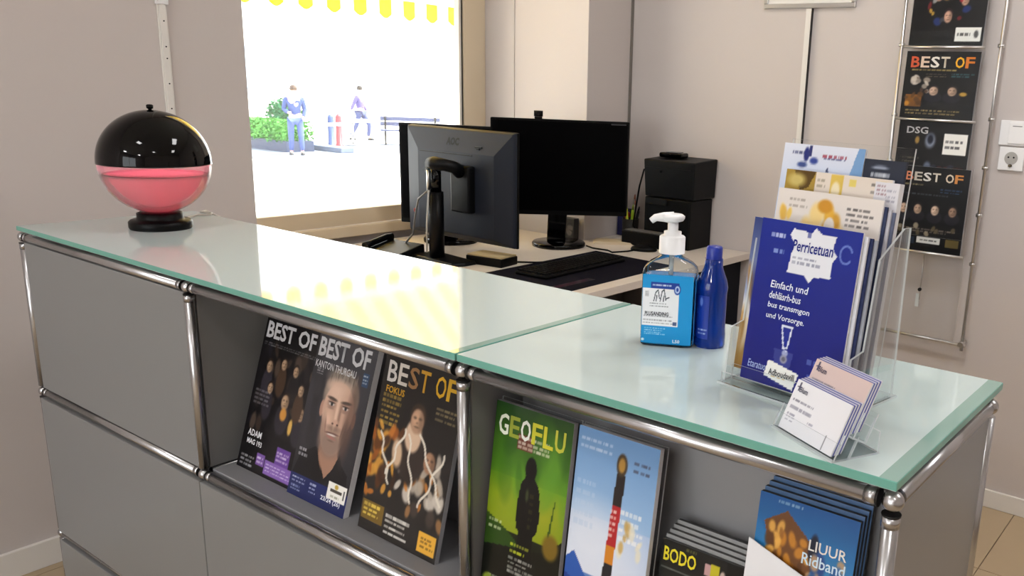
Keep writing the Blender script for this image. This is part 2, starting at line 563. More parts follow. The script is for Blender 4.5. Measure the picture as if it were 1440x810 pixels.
# ------------------------------------------------------------------ the counter
counter = thing('display_counter', 'long grey metal modular counter with chrome tubes and open magazine shelves', 'counter', (0, 0, 0))
R = 0.0086
ZR = [H, H - 0.35, H - 0.70, 0.058]
XS = [XA, XB, XC, 0.0]
def ctube(p0, p1, name='chrome_tube'):
    p0, p1 = Vector(p0), Vector(p1)
    d = (p1 - p0).normalized()
    MB().tube([p0 + d * 0.013, p1 - d * 0.013], R, 16).build(name, M_chrome, counter)
def joint(p):
    mb = MB().sphere(p, 0.0108, 18, 12)
    mb.build('ball_joint', M_chrome, counter)
def ring(p, d):
    p, d = Vector(p), Vector(d).normalized()
    MB().tube([p + d * 0.0125, p + d * 0.0145], R + 0.0009, 16).build('joint_ring', M_ring, counter)
    MB().tube([p + d * 0.0145, p + d * 0.026], R + 0.0005, 16).build('joint_sleeve', M_chrome, counter)
for zi, z in enumerate(ZR):
    for y in (0.0, DD):
        for a, b in zip(XS[:-1], XS[1:]):
            ctube((a, y, z), (b, y, z))
    for x in XS:
        ctube((x, 0, z), (x, DD, z))
        for y in (0.0, DD):
            joint((x, y, z))
            if zi < 3: ctube((x, y, z), (x, y, ZR[zi + 1]))
            else: MB().tube([(x, y, 0.0), (x, y, 0.02), (x, y, 0.021), (x, y, 0.047)], [0.014, 0.014, 0.008, 0.008], 14).build('foot', M_black, counter)
            if zi < 2 and y == 0.0:
                if x > XA: ring((x, y, z), (-1, 0, 0))
                if x < 0: ring((x, y, z), (1, 0, 0))
                ring((x, y, z), (0, 0, -1))
e = 0.0105
def panel(name, x0, x1, y0, y1, z0, z1, m=M_panel, bev=0.0012):
    MB().box(x0, x1, y0, y1, z0, z1).build(name, m, counter, bev)
# row 1, left module: closed flap door; the two others are open shelves
panel('flap_door', XA + e, XB - e, -0.004, 0.012, ZR[1] + e, H - e)
for a, b in zip(XS[:-1], XS[1:]):                       # row 2 doors, thin seams between them
    panel('drop_door', a + (e if a == XA else 0.0015), b - (e if b == 0 else 0.0015), -0.0115, 0.006, ZR[2] + e, ZR[1] - e - 0.001)
    panel('plinth_door', a + (e if a == XA else 0.0015), b - (e if b == 0 else 0.0015), -0.0115, 0.006, ZR[3] + e, ZR[2] - e - 0.001)
    panel('top_panel', a + e, b - e, e, DD - e, H - 0.004, H + 0.003, M_panel_in)
    panel('shelf', a + e, b - e, 0.0095, DD - e, ZR[1] + 0.002, ZR[1] + 0.010, M_panel_in)
    panel('back_panel', a + e, b - e, DD - 0.004, DD + 0.004, ZR[1] + e, H - e, M_panel)
    if a > XA:                       # the open shelves are shallow: an inner panel closes them
        yb_ = 0.150 if a == XB else 0.100
        panel('shelf_back', a + e, b - e, yb_, yb_ + 0.006, ZR[1] + 0.0102, H - 0.0045, M_panel_in)
    panel('back_panel', a + e, b - e, DD - 0.004, DD + 0.004, ZR[2] + e, ZR[1] - e, M_panel)
    panel('back_panel', a + e, b - e, DD - 0.004, DD + 0.004, ZR[3] + e, ZR[2] - e, M_panel)
for x in XS:
    for zi in range(3):
        panel('side_panel', x - 0.004, x + 0.004, e, DD - e, ZR[zi + 1] + e, ZR[zi] - e, M_panel)

# glass sheets lying on the counter
def glass_sheet(name, label, x0, x1, band):
    y0, y1, z0, z1 = -0.012, 0.366, G - 0.0098, G
    t = thing(name, label, 'glass top', (0, 0, 0), group='glass tops of the counter')
    bx = 0.016
    mb = MB()
    mb.box(x0, x1, y0, y1, z0, z1, side=[0, 0, 1, 1, 1, 1])
    mb.build('glass_slab', [M_glass_top, M_glass_edge], t, 0.0008, seg=1)
    for (a, b) in band:
        MB().box(a, b, y0 + 0.001, y1 - 0.001, G - 0.0002, G + 0.0002).build('clear_border', M_glass_band, t)
    for x in (x0 + 0.03, x1 - 0.03):
        for y in (0.012, 0.33):
            MB().tube([(x, y, H + R - 0.006), (x, y, z0)], 0.006, 12).build('bumper', M_white_pl, t)
    return t
glass_sheet('glass_top', 'long frosted glass sheet with green edges, carrying the globe lamp', XA + 0.004, XC - 0.002, [(XC - 0.016, XC - 0.003)])
glass_sheet('glass_top', 'shorter frosted glass sheet with green edges, carrying bottles and leaflets', XC + 0.001, 0.006, [(-0.012, 0.005)])

# ------------------------------------------------------------------ globe lamp
lamp = thing('globe_lamp', 'retro globe lamp, black dome over pink glowing bowl', 'lamp', (-1.735, 0.190, G))
zc, rr = 0.141, 0.1085
MB().lathe([(0, 0), (0.060, 0), (0.062, 0.004), (0.062, 0.015), (0.058, 0.019), (0.047, 0.020), (0.045, 0.024), (0.045, 0.034), (0.040, 0.036), (0, 0.036)], n=48).build('lamp_base', M_black, lamp)
zb = 0.034
a0 = math.acos((zb + 0.002 - zc) / rr)      # polar angle from +z where bowl meets the base
prof = []
ae = PI / 2 + 0.0
for i in range(25):
    a = a0 + (ae - a0) * i / 24
    prof.append((rr * math.sin(a), zc + rr * math.cos(a)))
inner = [(r * 0.975, z + 0.002) for r, z in reversed(prof)]
bowl = MB()
bowl.lathe(prof + [(r * 0.985, z + 0.001) for r, z in reversed(prof)], n=56)
bowl.build('glass_bowl', clear('clear_bowl', (0.96, 0.95, 0.95), 0.12, 0.03, 0.5, haze=0.22), lamp)
prof2 = [(r * 0.955, z * 0.97 + 0.003) for r, z in prof if z < zc - 0.018]
MB().lathe(prof2 + [(r * 0.975, z + 0.002) for r, z in reversed(prof2)], n=48).build('pink_diffuser', glowy('pink_frosted_plastic', (255, 206, 214), 0.7, 0.05), lamp)
# glowing core inside the bowl
core = mat('lamp_core', (255, 120, 135), 0.5, emit=((255, 90, 110), 3.0))
MB().lathe([(0, -0.022), (0.012, -0.021), (0.020, -0.012), (0.022, 0.0), (0.019, 0.012), (0.010, 0.021), (0, 0.023)], (0, 0, zb + 0.03), 24).build('bulb', core, lamp)
pl = bpy.data.lights.new('lamp_glow', 'POINT'); pl.energy = 10.5; pl.color = (1.0, 0.16, 0.26); pl.shadow_soft_size = 0.024
plo = bpy.data.objects.new('lamp_glow', pl); COL.objects.link(plo); plo.parent = lamp; plo.location = (0, 0, zb + 0.024)
dome = [(rr + 0.0015, zc - 0.001)]
for i in range(25):
    a = PI / 2 * (1 - i / 24)
    dome.append((max((rr + 0.0012) * math.sin(a), 0), zc + 0.002 + (rr + 0.0012) * math.cos(a)))
dome[-1] = (0, dome[-1][1])
din = [(r * 0.97, zc + (z - zc) * 0.97) for r, z in reversed(dome[:-1])]
MB().lathe([(0.001, zc + 0.0)] + dome, n=64).build('black_dome', M_black_gloss, lamp)
MB().lathe([(0.0035, 0), (0.0035, 0.004), (0.0065, 0.005), (0.007, 0.011), (0.005, 0.013), (0, 0.0135)], (0, 0, zc + rr + 0.001), 16).build('knob', M_black, lamp)
MB().tube([(-0.04, 0.05, 0.003), (-0.085, 0.10, 0.003), (-0.115, 0.14, 0.003), (-0.10, 0.165, 0.003), (-0.125, 0.18, 0.003), (-0.155, 0.17, 0.003), (-0.17, 0.19, 0.003), (-0.20, 0.24, -0.02), (-0.22, 0.27, -0.3)], 0.0024, 8).build('lamp_cord', mat('clear_cord', (206, 200, 190), 0.35), lamp)

# ------------------------------------------------------------------ printed things
def booklet(name, label, cat, loc, tilt, yaw, w, h, th, art, group=None, pages=M_pages, roll=0.0, art_h=None):
    t = thing(name, label, cat, loc, (-tilt, roll, yaw), group)
    mb = MB(); mb.box(-w / 2, w / 2, 0, th, 0, h)
    mb.build('pages', pages, t, 0.0004, seg=1)
    cv = art_mesh('cover', art, w, art_h or h, t, z0=h - (art_h or h))
    cv['label'] = 'printed front cover'
    return t, cv


def big_title(cv, s, x, z, w, h, cols, bold=0.03, gap=0.12):
    """one flat letter after another, each with its own ink"""
    n = len(s)
    rel = [0.5 if c in 'I1l' else (0.45 if c == ' ' else 1.0) for c in s]
    tot = sum(rel); xx = x
    for c, r_, col in zip(s, rel, cols):
        cw = w * r_ / tot
        if c != ' ':
            text(cv, c, xx, z, cw * (1 - gap), h, col, bold=bold, name='letter')
        xx += cw

GREY = (196, 196, 200)
# --- magazine 1 (left, dark)
a = Art(84, 150, (16, 14, 17))
a.blobs(0.05, 0.3, 0.95, 0.85, 26, [(34, 28, 30), (58, 46, 40), (80, 66, 56), (26, 24, 34)], 0.02, 0.07)
for (x, y, r) in [(0.2, 0.68, .055), (0.42, 0.72, .05), (0.62, 0.70, .05), (0.55, .5, .07), (0.82, .46, .06), (0.28, .55, .05), (.75, .6, .05)]:
    a.ell(x, y - 0.11, r * 1.5, 0.1, [(30, 26, 28), (70, 52, 40), (46, 42, 50)][int(x * 10) % 3], 0.1)
    a.face(x, y, r, (176, 146, 118), (40, 30, 26), 0.62)
a.ell(0.56, 0.42, 0.05, 0.04, (196, 138, 62), 0.2).ell(0.7, 0.36, .03, .05, (210, 168, 88), .2)
a.lines(0.03, 0.80, 0.95, 0.83, 2, (150, 150, 150), 0.6)
a.lines(0.06, 0.42, 0.32, 0.53, 4, (160, 160, 165), 0.5)
a.rect(0.58, 0.11, 0.80, 0.22, (104, 66, 150)).lines(.6, .13, .78, .2, 3, (230, 220, 240), .7)
a.rect(0.44, 0.03, 0.88, 0.11, (132, 96, 176)).lines(.47, .04, .86, .1, 3, (235, 225, 245), .8)
a.rect(0.30, 0.06, 0.43, 0.13, (120, 84, 160)).lines(.31, .07, .42, .12, 2, (235, 225, 245), .8)
a.lines(0.05, 0.02, 0.28, 0.10, 3, (190, 190, 196), 0.8)
t, cv = booklet('magazine', 'dark magazine with small portraits and purple boxes, left end of the open shelf', 'magazine', (-1.143, 0.046, H - 0.35 + 0.0105), 0.30, 0.0, 0.186, 0.284, 0.006, a, 'magazines in the middle shelf')
text(cv, 'BEST OF', -0.086, 0.243, 0.148, 0.031, GREY, bold=0.028)
text(cv, 'ADAM', -0.078, 0.062, 0.042, 0.012, (220, 220, 225), bold=0.02)
text(cv, 'MAG 193', -0.076, 0.047, 0.046, 0.010, (220, 220, 225), bold=0.02)

# --- magazine 2 (portrait of a man)
a = Art(130, 224, (52, 50, 54))
a.grad(0.1, 1.0, (42, 40, 44), (66, 66, 72))
a.blobs(0.0, 0.25, 0.25, 0.95, 10, [(58, 56, 60), (40, 38, 42), (70, 66, 66)], 0.05, 0.14, 0.5)
a.poly([(0.02, 0.13), (0.10, 0.26), (0.32, 0.33), (0.72, 0.31), (0.92, 0.24), (0.96, 0.13)], (22, 21, 24))
a.ell(0.545, 0.33, 0.17, 0.12, (150, 112, 92), 0.1)
a.poly([(0.40, 0.30), (0.56, 0.17), (0.74, 0.29), (0.66, 0.36), (0.45, 0.36)], (160, 122, 102))
a.poly([(0.36, 0.32), (0.55, 0.13), (0.44, 0.13), (0.20, 0.20)], (16, 16, 19))
a.poly([(0.74, 0.34), (0.58, 0.13), (0.72, 0.13), (0.86, 0.22)], (26, 25, 28))
a.ell(0.56, 0.655, 0.295, 0.165, (124, 112, 102), 0.06)         # hair
a.ell(0.50, 0.755, 0.20, 0.060, (138, 126, 116), 0.35)
for k in range(26):
    a.ell(0.33 + 0.45 * RNG.rand(), 0.735 + 0.07 * RNG.rand(), 0.010, 0.030, (160, 148, 136) if k % 2 else (84, 74, 66), 0.4, -0.3 + 0.6 * RNG.rand(), 0.6)
a.ell(0.29, 0.56, 0.035, 0.050, (176, 136, 118), 0.12).ell(0.835, 0.55, 0.030, 0.048, (112, 84, 72), 0.12)
a.ell(0.555, 0.575, 0.255, 0.165, (196, 160, 140), 0.04)     # face
a.ell(0.55, 0.47, 0.215, 0.160, (190, 154, 134), 0.05)
a.ell(0.52, 0.715, 0.19, 0.035, (206, 172, 152), 0.5)
a.ell(0.46, 0.68, 0.13, 0.06, (226, 194, 174), 0.6, 0, 0.8)
a.ell(0.775, 0.54, 0.075, 0.20, (104, 78, 68), 0.5, 0, 0.75)
a.ell(0.42, 0.51, 0.07, 0.045, (226, 190, 168), 0.7, 0, 0.75)
a.ell(0.545, 0.375, 0.180, 0.078, (128, 108, 98), 0.3, 0, 0.75)   # beard
a.ell(0.36, 0.43, 0.045, 0.09, (138, 114, 102), 0.5, 0, 0.6).ell(0.74, 0.43, 0.05, 0.09, (86, 68, 62), 0.5, 0, 0.8)
a.ell(0.55, 0.468, 0.120, 0.016, (134, 110, 98), 0.5, 0, 0.75)
for k, x in ((-1, 0.435), (1, 0.670)):
    a.ell(x, 0.634, 0.080, 0.010, (74, 60, 54), 0.35, 0.05 * k)
    a.ell(x, 0.604, 0.062, 0.022, (136, 106, 94), 0.5, 0, 0.8)
    a.ell(x, 0.602, 0.046, 0.009, (206, 196, 190), 0.25)
    a.ell(x + 0.004, 0.603, 0.020, 0.011, (34, 32, 38), 0.25)
    a.ell(x, 0.613, 0.054, 0.004, (44, 34, 32), 0.4)
    a.ell(x, 0.578, 0.050, 0.006, (146, 116, 104), 0.5, 0, 0.7)
a.ell(0.545, 0.56, 0.022, 0.075, (226, 194, 172), 0.6, 0, 0.85).ell(0.60, 0.55, 0.018, 0.065, (128, 100, 88), 0.6, 0, 0.7)
a.ell(0.553, 0.505, 0.050, 0.016, (196, 158, 140), 0.4).ell(0.515, 0.495, 0.016, 0.006, (84, 60, 54), 0.4).ell(0.595, 0.495, 0.016, 0.006, (74, 52, 46), 0.4)
a.ell(0.54, 0.437, 0.105, 0.006, (96, 64, 60), 0.4, 0.02)
a.ell(0.535, 0.429, 0.075, 0.006, (212, 198, 190), 0.3, 0.02)
a.ell(0.535, 0.413, 0.080, 0.008, (164, 112, 104), 0.4, -0.04)
a.ell(0.405, 0.47, 0.012, 0.045, (140, 108, 96), 0.5, 0.35, 0.8).ell(0.695, 0.47, 0.012, 0.045, (104, 80, 72), 0.5, -0.35, 0.8)
a.ell(0.54, 0.394, 0.05, 0.005, (112, 90, 80), 0.5, 0, 0.8)
a.grad(0.0, 0.135, (24, 34, 84), (28, 40, 96))
a.lines(0.05, 0.08, 0.30, 0.12, 2, (210, 215, 235), .8).lines(0.05, 0.03, 0.22, 0.07, 2, (190, 200, 230), .7)
a.lines(0.36, 0.05, 0.50, 0.12, 3, (200, 206, 232), .8)
a.lines(0.06, 0.24, 0.22, 0.30, 2, (200, 200, 205), .7)
a.rect(0.66, 0.075, 0.97, 0.175, (238, 236, 230)).ell(0.80, 0.155, 0.03, 0.014, (190, 160, 70), .2).rect(0.71, 0.12, 0.90, 0.137, (70, 66, 60)).lines(0.72, 0.085, 0.88, 0.11, 1, (150, 150, 130), .8).rect(0.92, 0.10, 0.945, 0.15, (90, 90, 90))
a.rect(0.84, 0.76, 0.94, 0.84, (52, 74, 104)).lines(.85, .77, .93, .83, 3, (210, 220, 230), .7)
a.lines(0.08, 0.745, 0.22, 0.79, 3, (190, 190, 195), .6)
t, cv = booklet('magazine', 'grey magazine with large portrait of a bearded man on its cover', 'magazine', (-0.9895, 0.040, H - 0.35 + 0.0105), 0.30, 0.0, 0.157, 0.285, 0.011, a, 'magazines in the middle shelf', M_paper)
text(cv, 'BEST OF', -0.073, 0.244, 0.138, 0.034, GREY, bold=0.028)
text(cv, 'KANTON THURGAU', -0.074, 0.225, 0.110, 0.0125, (214, 214, 218), bold=0.01)
text(cv, '23/24 (26)', 0.013, 0.012, 0.052, 0.010, (225, 228, 240), bold=0.02)

# --- magazine 3 (gold figures)
a = Art(96, 160, (30, 26, 24))
a.grad(0, 1, (44, 40, 38), (24, 21, 20))
a.blobs(0.0, 0.2, 0.4, 0.62, 38, [(186, 112, 40), (150, 84, 30), (208, 150, 60), (90, 52, 24), (60, 38, 26)], 0.015, 0.06)
a.blobs(0.4, 0.18, 0.98, 0.55, 42, [(176, 164, 150), (206, 196, 184), (70, 60, 54), (150, 110, 70), (40, 34, 32), (190, 120, 50)], 0.015, 0.06)
a.ell(0.52, 0.50, 0.16, 0.16, (52, 42, 38), 0.1).ell(0.50, 0.60, 0.10, 0.09, (206, 176, 150), 0.12)
a.face(0.52, 0.69, 0.10, (190, 150, 122), (60, 44, 34), 0.62)
a.face(0.74, 0.50, 0.085, (170, 128, 100), (34, 28, 26), 0.62)
a.ell(0.34, 0.48, 0.06, 0.08, (200, 170, 140), 0.2, 0.5)
for (x0, y0, x1, y1) in [(0.4, .62, .25, .35), (.58, .62, .95, .3), (.45, .6, .6, .25), (.1, .56, .3, .3), (.9, .56, .7, .25)]:
    for k in range(60):
        q = k / 59
        a.ell(x0 + (x1 - x0) * q + 0.02 * math.sin(q * 12), y0 + (y1 - y0) * q, 0.010, 0.008, (222, 214, 200), 0.3, 0, .9)
a.lines(0.05, 0.60, 0.30, 0.78, 6, (206, 170, 70), 0.7).lines(0.72, .72, .96, .80, 3, (180, 160, 110), .6)
a.rect(0.02, 0.06, 0.30, 0.17, (150, 116, 40), .7).lines(.04, .08, .28, .16, 3, (236, 206, 90), .9)
a.lines(0.33, 0.03, 0.66, 0.15, 4, (226, 222, 214), .9, .9)
a.rect(0.76, 0.03, 0.97, 0.14, (228, 172, 62)).lines(.79, .05, .95, .12, 3, (90, 60, 20), .7)
t, cv = booklet('magazine', 'dark magazine with gold letters and golden costumed figures on its cover', 'magazine', (-0.781, 0.040, H - 0.35 + 0.0105), 0.24, -0.02, 0.187, 0.288, 0.008, a, 'magazines in the middle shelf')
big_title(cv, 'BEST OF', -0.082, 0.243, 0.166, 0.034, [(206, 200, 196), (206, 198, 188), (150, 112, 74), (186, 140, 48), 0, (206, 158, 40), (200, 156, 44)], 0.014)
text(cv, 'FOKUS', -0.080, 0.226, 0.045, 0.011, (196, 150, 52), bold=0.02)

# --- right compartment: acrylic leaflet stands
def leaflet_stand(name, label, loc, w, hb, hf, tilt, yaw, depth=0.014, group=None, tray=None):
    t = thing(name, label, 'leaflet holder', loc, (-tilt, 0, yaw), group)
    def sheet(nm, *b): MB().box(*b, side=[1, 1, 0, 0, 0, 0] if True else None).build(nm, [M_acryl, M_acryl_edge], t)
    MB().box(-w / 2, w / 2, depth, depth + 0.0025, 0, hb, side=[1, 1, 0, 1, 0, 1]).build('back_sheet', [M_acryl, M_acryl_edge], t)
    MB().box(-w / 2, w / 2, -0.0035, -0.0015, 0, hf, side=[1, 1, 0, 1, 0, 1]).build('front_lip', [M_acryl, M_acryl_edge], t)
    MB().box(-w / 2, w / 2, -0.0035, depth + 0.0025, -0.003, 0, side=[0, 0, 1, 1, 1, 1]).build('bottom_sheet', [M_acryl, M_acryl_edge], t)
    return t

a = Art(84, 150, (30, 60, 20))
a.grad(0.0, 0.42, (10, 12, 10), (24, 30, 16)).grad(0.40, 0.66, (136, 150, 28), (104, 150, 30)).grad(0.66, 1.0, (84, 136, 30), (30, 62, 24))
a.poly([(0, 0.42), (0.2, 0.42), (0.45, 0.33), (0.75, 0.36), (1, 0.45), (1, 0), (0, 0)], (12, 15, 10))
a.poly([(0, 0.46), (0.3, 0.40), (0.5, 0.34), (0, 0.30)], (40, 70, 18))
a.ell(0.2, 0.55, 0.2, 0.1, (150, 160, 36), 0.6, 0, .5).ell(0.75, 0.56, 0.2, 0.1, (176, 164, 40), 0.6, 0, .5)
a.blobs(0, 0.62, 1, 0.95, 16, [(60, 104, 26), (96, 150, 44), (40, 80, 24)], 0.04, 0.16, 0.35)
a.ell(0.53, 0.725, 0.072, 0.058, (8, 8, 9), 0.06)
a.poly([(0.475, 0.69), (0.42, 0.645), (0.395, 0.56), (0.39, 0.48), (0.41, 0.43), (0.445, 0.42), (0.43, 0.33), (0.36, 0.16), (0.32, 0.06), (0.74, 0.06), (0.68, 0.2), (0.635, 0.33), (0.635, 0.42), (0.67, 0.44), (0.69, 0.5), (0.68, 0.58), (0.655, 0.645), (0.59, 0.69)], (8, 8, 9))
a.ell(0.51, 0.60, 0.02, 0.03, (90, 100, 60), 0.4, 0, .7)
a.lines(0.55, .44, .60, .62, 5, (70, 64, 30), .7)
a.poly([(0.80, 0.42), (0.86, 0.62), (0.87, 0.62), (0.83, 0.42)], (50, 80, 20))
a.ell(0.86, 0.40, 0.10, 0.06, (120, 96, 30), 0.2)
a.lines(0.05, 0.38, 0.24, 0.44, 2, (200, 210, 170), .8).lines(0.36, 0.30, 0.60, 0.36, 2, (190, 200, 40), .9).lines(0.35, 0.2, 0.68, 0.29, 4, (210, 210, 200), .7)
a.lines(0.10, 0.06, 0.45, 0.17, 3, (200, 206, 180), .8).ell(0.10, 0.12, 0.07, 0.04, (120, 140, 40), .2).lines(.72, .14, .95, .19, 2, (200, 200, 190), .7)
a.rect(0.32, 0.80, 0.52, 0.87, (120, 30, 40), .7).lines(.33, .80, .75, .87, 3, (226, 220, 206), .8)
st = leaflet_stand('leaflet_stand', 'clear acrylic stand holding the green leaflet inside the counter', (-0.498, 0.0115, H - 0.35 + 0.0132), 0.141, 0.292, 0.03, 0.13, 0.0, 0.012, 'acrylic stands inside the counter')
t, cv = booklet('leaflet', 'green leaflet with black hooded figure, inside the counter', 'leaflet', (-0.498, 0.0120, H - 0.35 + 0.0142), 0.13, 0.0, 0.136, 0.288, 0.008, a, 'leaflets inside the counter')
big_title(cv, 'GEOFLU', -0.060, 0.244, 0.120, 0.029, [(226, 230, 214), (150, 160, 60), (230, 232, 226), (200, 196, 60), (206, 200, 60), (190, 190, 70)], 0.02)

a = Art(84, 150, (120, 160, 210))
a.grad(0.0, 0.38, (40, 80, 160), (60, 104, 180)).grad(0.36, 0.62, (214, 220, 236), (170, 192, 224)).grad(0.62, 1.0, (150, 184, 222), (104, 146, 196))
a.ell(0.3, 0.52, 0.45, 0.14, (226, 230, 240), 0.6, 0, .7)
a.poly([(0, 0.40), (0.10, 0.44), (0.30, 0.33), (0.42, 0.28), (0.60, 0.31), (0.8, 0.24), (1, 0.20), (1, 0), (0, 0)], (44, 88, 172))
a.poly([(0, 0.33), (0.2, 0.30), (0.5, 0.2), (0.8, 0.18), (1, 0.13), (1, 0), (0, 0)], (28, 60, 140))
for (y0, y1, c) in [(0.70, 0.84, (40, 34, 34)), (0.52, 0.70, (176, 40, 44)), (0.44, 0.52, (206, 130, 40)), (0.36, 0.44, (36, 34, 40)), (0.24, 0.36, (226, 220, 214)), (0.08, 0.24, (196, 156, 50))]:
    xa = 0.47 + (0.5 - y0) * 0.14
    xb = 0.47 + (0.5 - y1) * 0.14
    a.poly([(xa - 0.02, y0), (xa + 0.075, y0), (xb + 0.085, y1), (xb - 0.01, y1)][::1], c) if False else a.poly([(0.44 + y0 * 0.10, y0), (0.55 + y0 * 0.10, y0), (0.55 + y1 * 0.10, y1), (0.44 + y1 * 0.10, y1)], c)
a.ell(0.575, 0.88, 0.065, 0.05, (70, 56, 40), 0.1).ell(0.575, 0.88, 0.04, 0.032, (170, 130, 60), 0.2)
a.lines(0.50, .55, .58, .69, 5, (236, 220, 210), .8).lines(0.47, .1, .57, .36, 7, (60, 50, 50), .5)
a.lines(0.05, 0.90, 0.5, 0.96, 2, (206, 220, 240), .7).lines(0.72, 0.86, .96, 0.92, 2, (70, 74, 96), .8)
a.blobs(0.0, 0.05, 0.36, 0.24, 18, [(170, 60, 70), (206, 150, 150), (120, 50, 60), (214, 170, 90)], 0.015, 0.035)
a.blobs(0.82, 0.10, 0.98, 0.26, 8, [(206, 150, 150), (140, 60, 70)], 0.015, 0.03)
a.lines(0.62, .55, .92, .70, 4, (240, 240, 240), .8).blobs(0.64, .5, .9, .72, 8, [(196, 160, 90), (226, 220, 200)], .015, .04, .8)
a.lines(0.05, .55, .32, .78, 5, (180, 200, 226), .6)
st = leaflet_stand('leaflet_stand', 'clear acrylic stand holding the light blue leaflet inside the counter', (-0.359, 0.0115, H - 0.35 + 0.0132), 0.129, 0.292, 0.03, 0.13, 0.0, 0.012, 'acrylic stands inside the counter')
t, cv = booklet('leaflet', 'light blue leaflet with tall striped tower above blue mountains', 'leaflet', (-0.359, 0.0120, H - 0.35 + 0.0142), 0.13, 0.0, 0.124, 0.290, 0.008, a, 'leaflets inside the counter', M_paper)

# stack of black leaflets lying tilted in an acrylic pocket
zst = H - 0.35 + 0.0132
st = leaflet_stand('leaflet_stand', 'low clear acrylic pocket holding the stack of black leaflets', (-0.232, 0.030, zst), 0.120, 0.15, 0.03, 0.13, 0.0, 0.032, 'acrylic stands inside the counter')
for k in range(5):
    a = Art(90, 70, (24, 24, 24))
    a.grad(0.0, 0.74, (16, 17, 17), (30, 32, 30))
    a.rect(0.02, 0.70, 0.98, 0.715, (90, 92, 88)).rect(0.53, 0.78, 0.60, 0.90, (190, 150, 150)).rect(0.60, 0.76, 0.70, 0.92, (190, 180, 40)).ell(0.74, .82, .03, .06, (190, 170, 160), .2).rect(0.78, 0.76, 0.97, 0.98, (8, 8, 8)).lines(.86, .80, .96, .86, 1, (200, 200, 200), .8)
    a.lines(0.18, 0.40, 0.60, 0.66, 3, (200, 190, 60), .8).lines(.3, .94, .45, .98, 1, (120, 120, 60), .8)
    lab = ['black leaflet with yellow letters at the front of its stack', 'second leaflet behind the black one with yellow letters', 'middle leaflet of the black leaflet stack, only its top edge showing', 'fourth leaflet of the black leaflet stack, only its top edge showing', 'rearmost leaflet of the black leaflet stack, only its top edge showing'][k]
    t, cv = booklet('leaflet', lab, 'leaflet', (-0.232 + 0.001 * k, 0.0305 + 0.0060 * k, zst + 0.001 + 0.0008 * k), 0.13, 0.0, 0.117, 0.176 + 0.003 * k, 0.0052, a if k == 0 else Art(4, 4, (150, 150, 150)), 'stack of black leaflets inside the counter', M_darkpages, art_h=0.12)
    if k == 0:
        text(cv, 'BODO', -0.054, 0.150, 0.046, 0.018, (222, 206, 50), bold=0.02)

# stack of blue leaflets on the right with a white sheet in front
zst = H - 0.35 + 0.0132
st = leaflet_stand('leaflet_stand', 'clear acrylic pocket holding the blue leaflets beside the right panel', (-0.107, 0.026, zst), 0.126, 0.20, 0.03, 0.13, 0.0, 0.030, 'acrylic stands inside the counter')
for k in range(4):
    a = Art(90, 130, (30, 80, 140))
    if k == 0:
        a.grad(0.55, 1.0, (60, 140, 190), (24, 84, 150))
        a.poly([(0.08, 0.84), (0.30, 0.93), (0.56, 0.80), (0.62, 0.66), (0.5, 0.55), (0.2, 0.62)], (110, 70, 36))
        a.blobs(0.15, 0.62, 0.55, 0.88, 22, [(196, 130, 44), (90, 54, 26), (150, 96, 40), (226, 170, 80)], .02, .05)
        a.ell(0.60, 0.76, 0.05, 0.09, (26, 30, 50), .15).ell(0.66, 0.68, 0.07, 0.08, (36, 70, 130), .2)
        a.blobs(0.58, .55, .95, .74, 14, [(40, 90, 150), (190, 150, 110), (60, 110, 170)], .02, .05)
        a.lines(0.2, 0.95, 0.45, 0.99, 1, (190, 210, 230), .7)
    lab = ['blue leaflet with golden temple picture, front of the right stack', 'second leaflet of the blue stack beside the right panel', 'third leaflet of the blue stack beside the right panel', 'rearmost leaflet of the blue stack beside the right panel'][k]
    t, cv = booklet('leaflet', lab, 'leaflet', (-0.109 + 0.0015 * k, 0.0265 + 0.0064 * k, zst + 0.001 + 0.001 * k), 0.13, 0.0, 0.118, 0.274 + 0.003 * k, 0.0058, a if k == 0 else Art(4, 4, (70, 100, 140)), 'stack of blue leaflets inside the counter', M_darkpages, art_h=0.2)
    if k == 0:
        text(cv, 'LIUUR', 0.006, 0.226, 0.044, 0.012, (226, 222, 216), bold=0.01)
        text(cv, 'Ridband', 0.000, 0.209, 0.050, 0.013, (206, 226, 240), bold=0.01)
ws = thing('paper_sheet', 'blank white paper sheet in front of the blue leaflets', 'paper', (-0.110, 0.0195, zst + 0.0005), (-0.13, 0, 0))
mb = MB(); mb.prism([(-0.062, 0), (0.060, 0), (0.060, 0.182), (-0.062, 0.221)], 0.0, 0.0012)
mb.build('sheet', M_paper, ws)

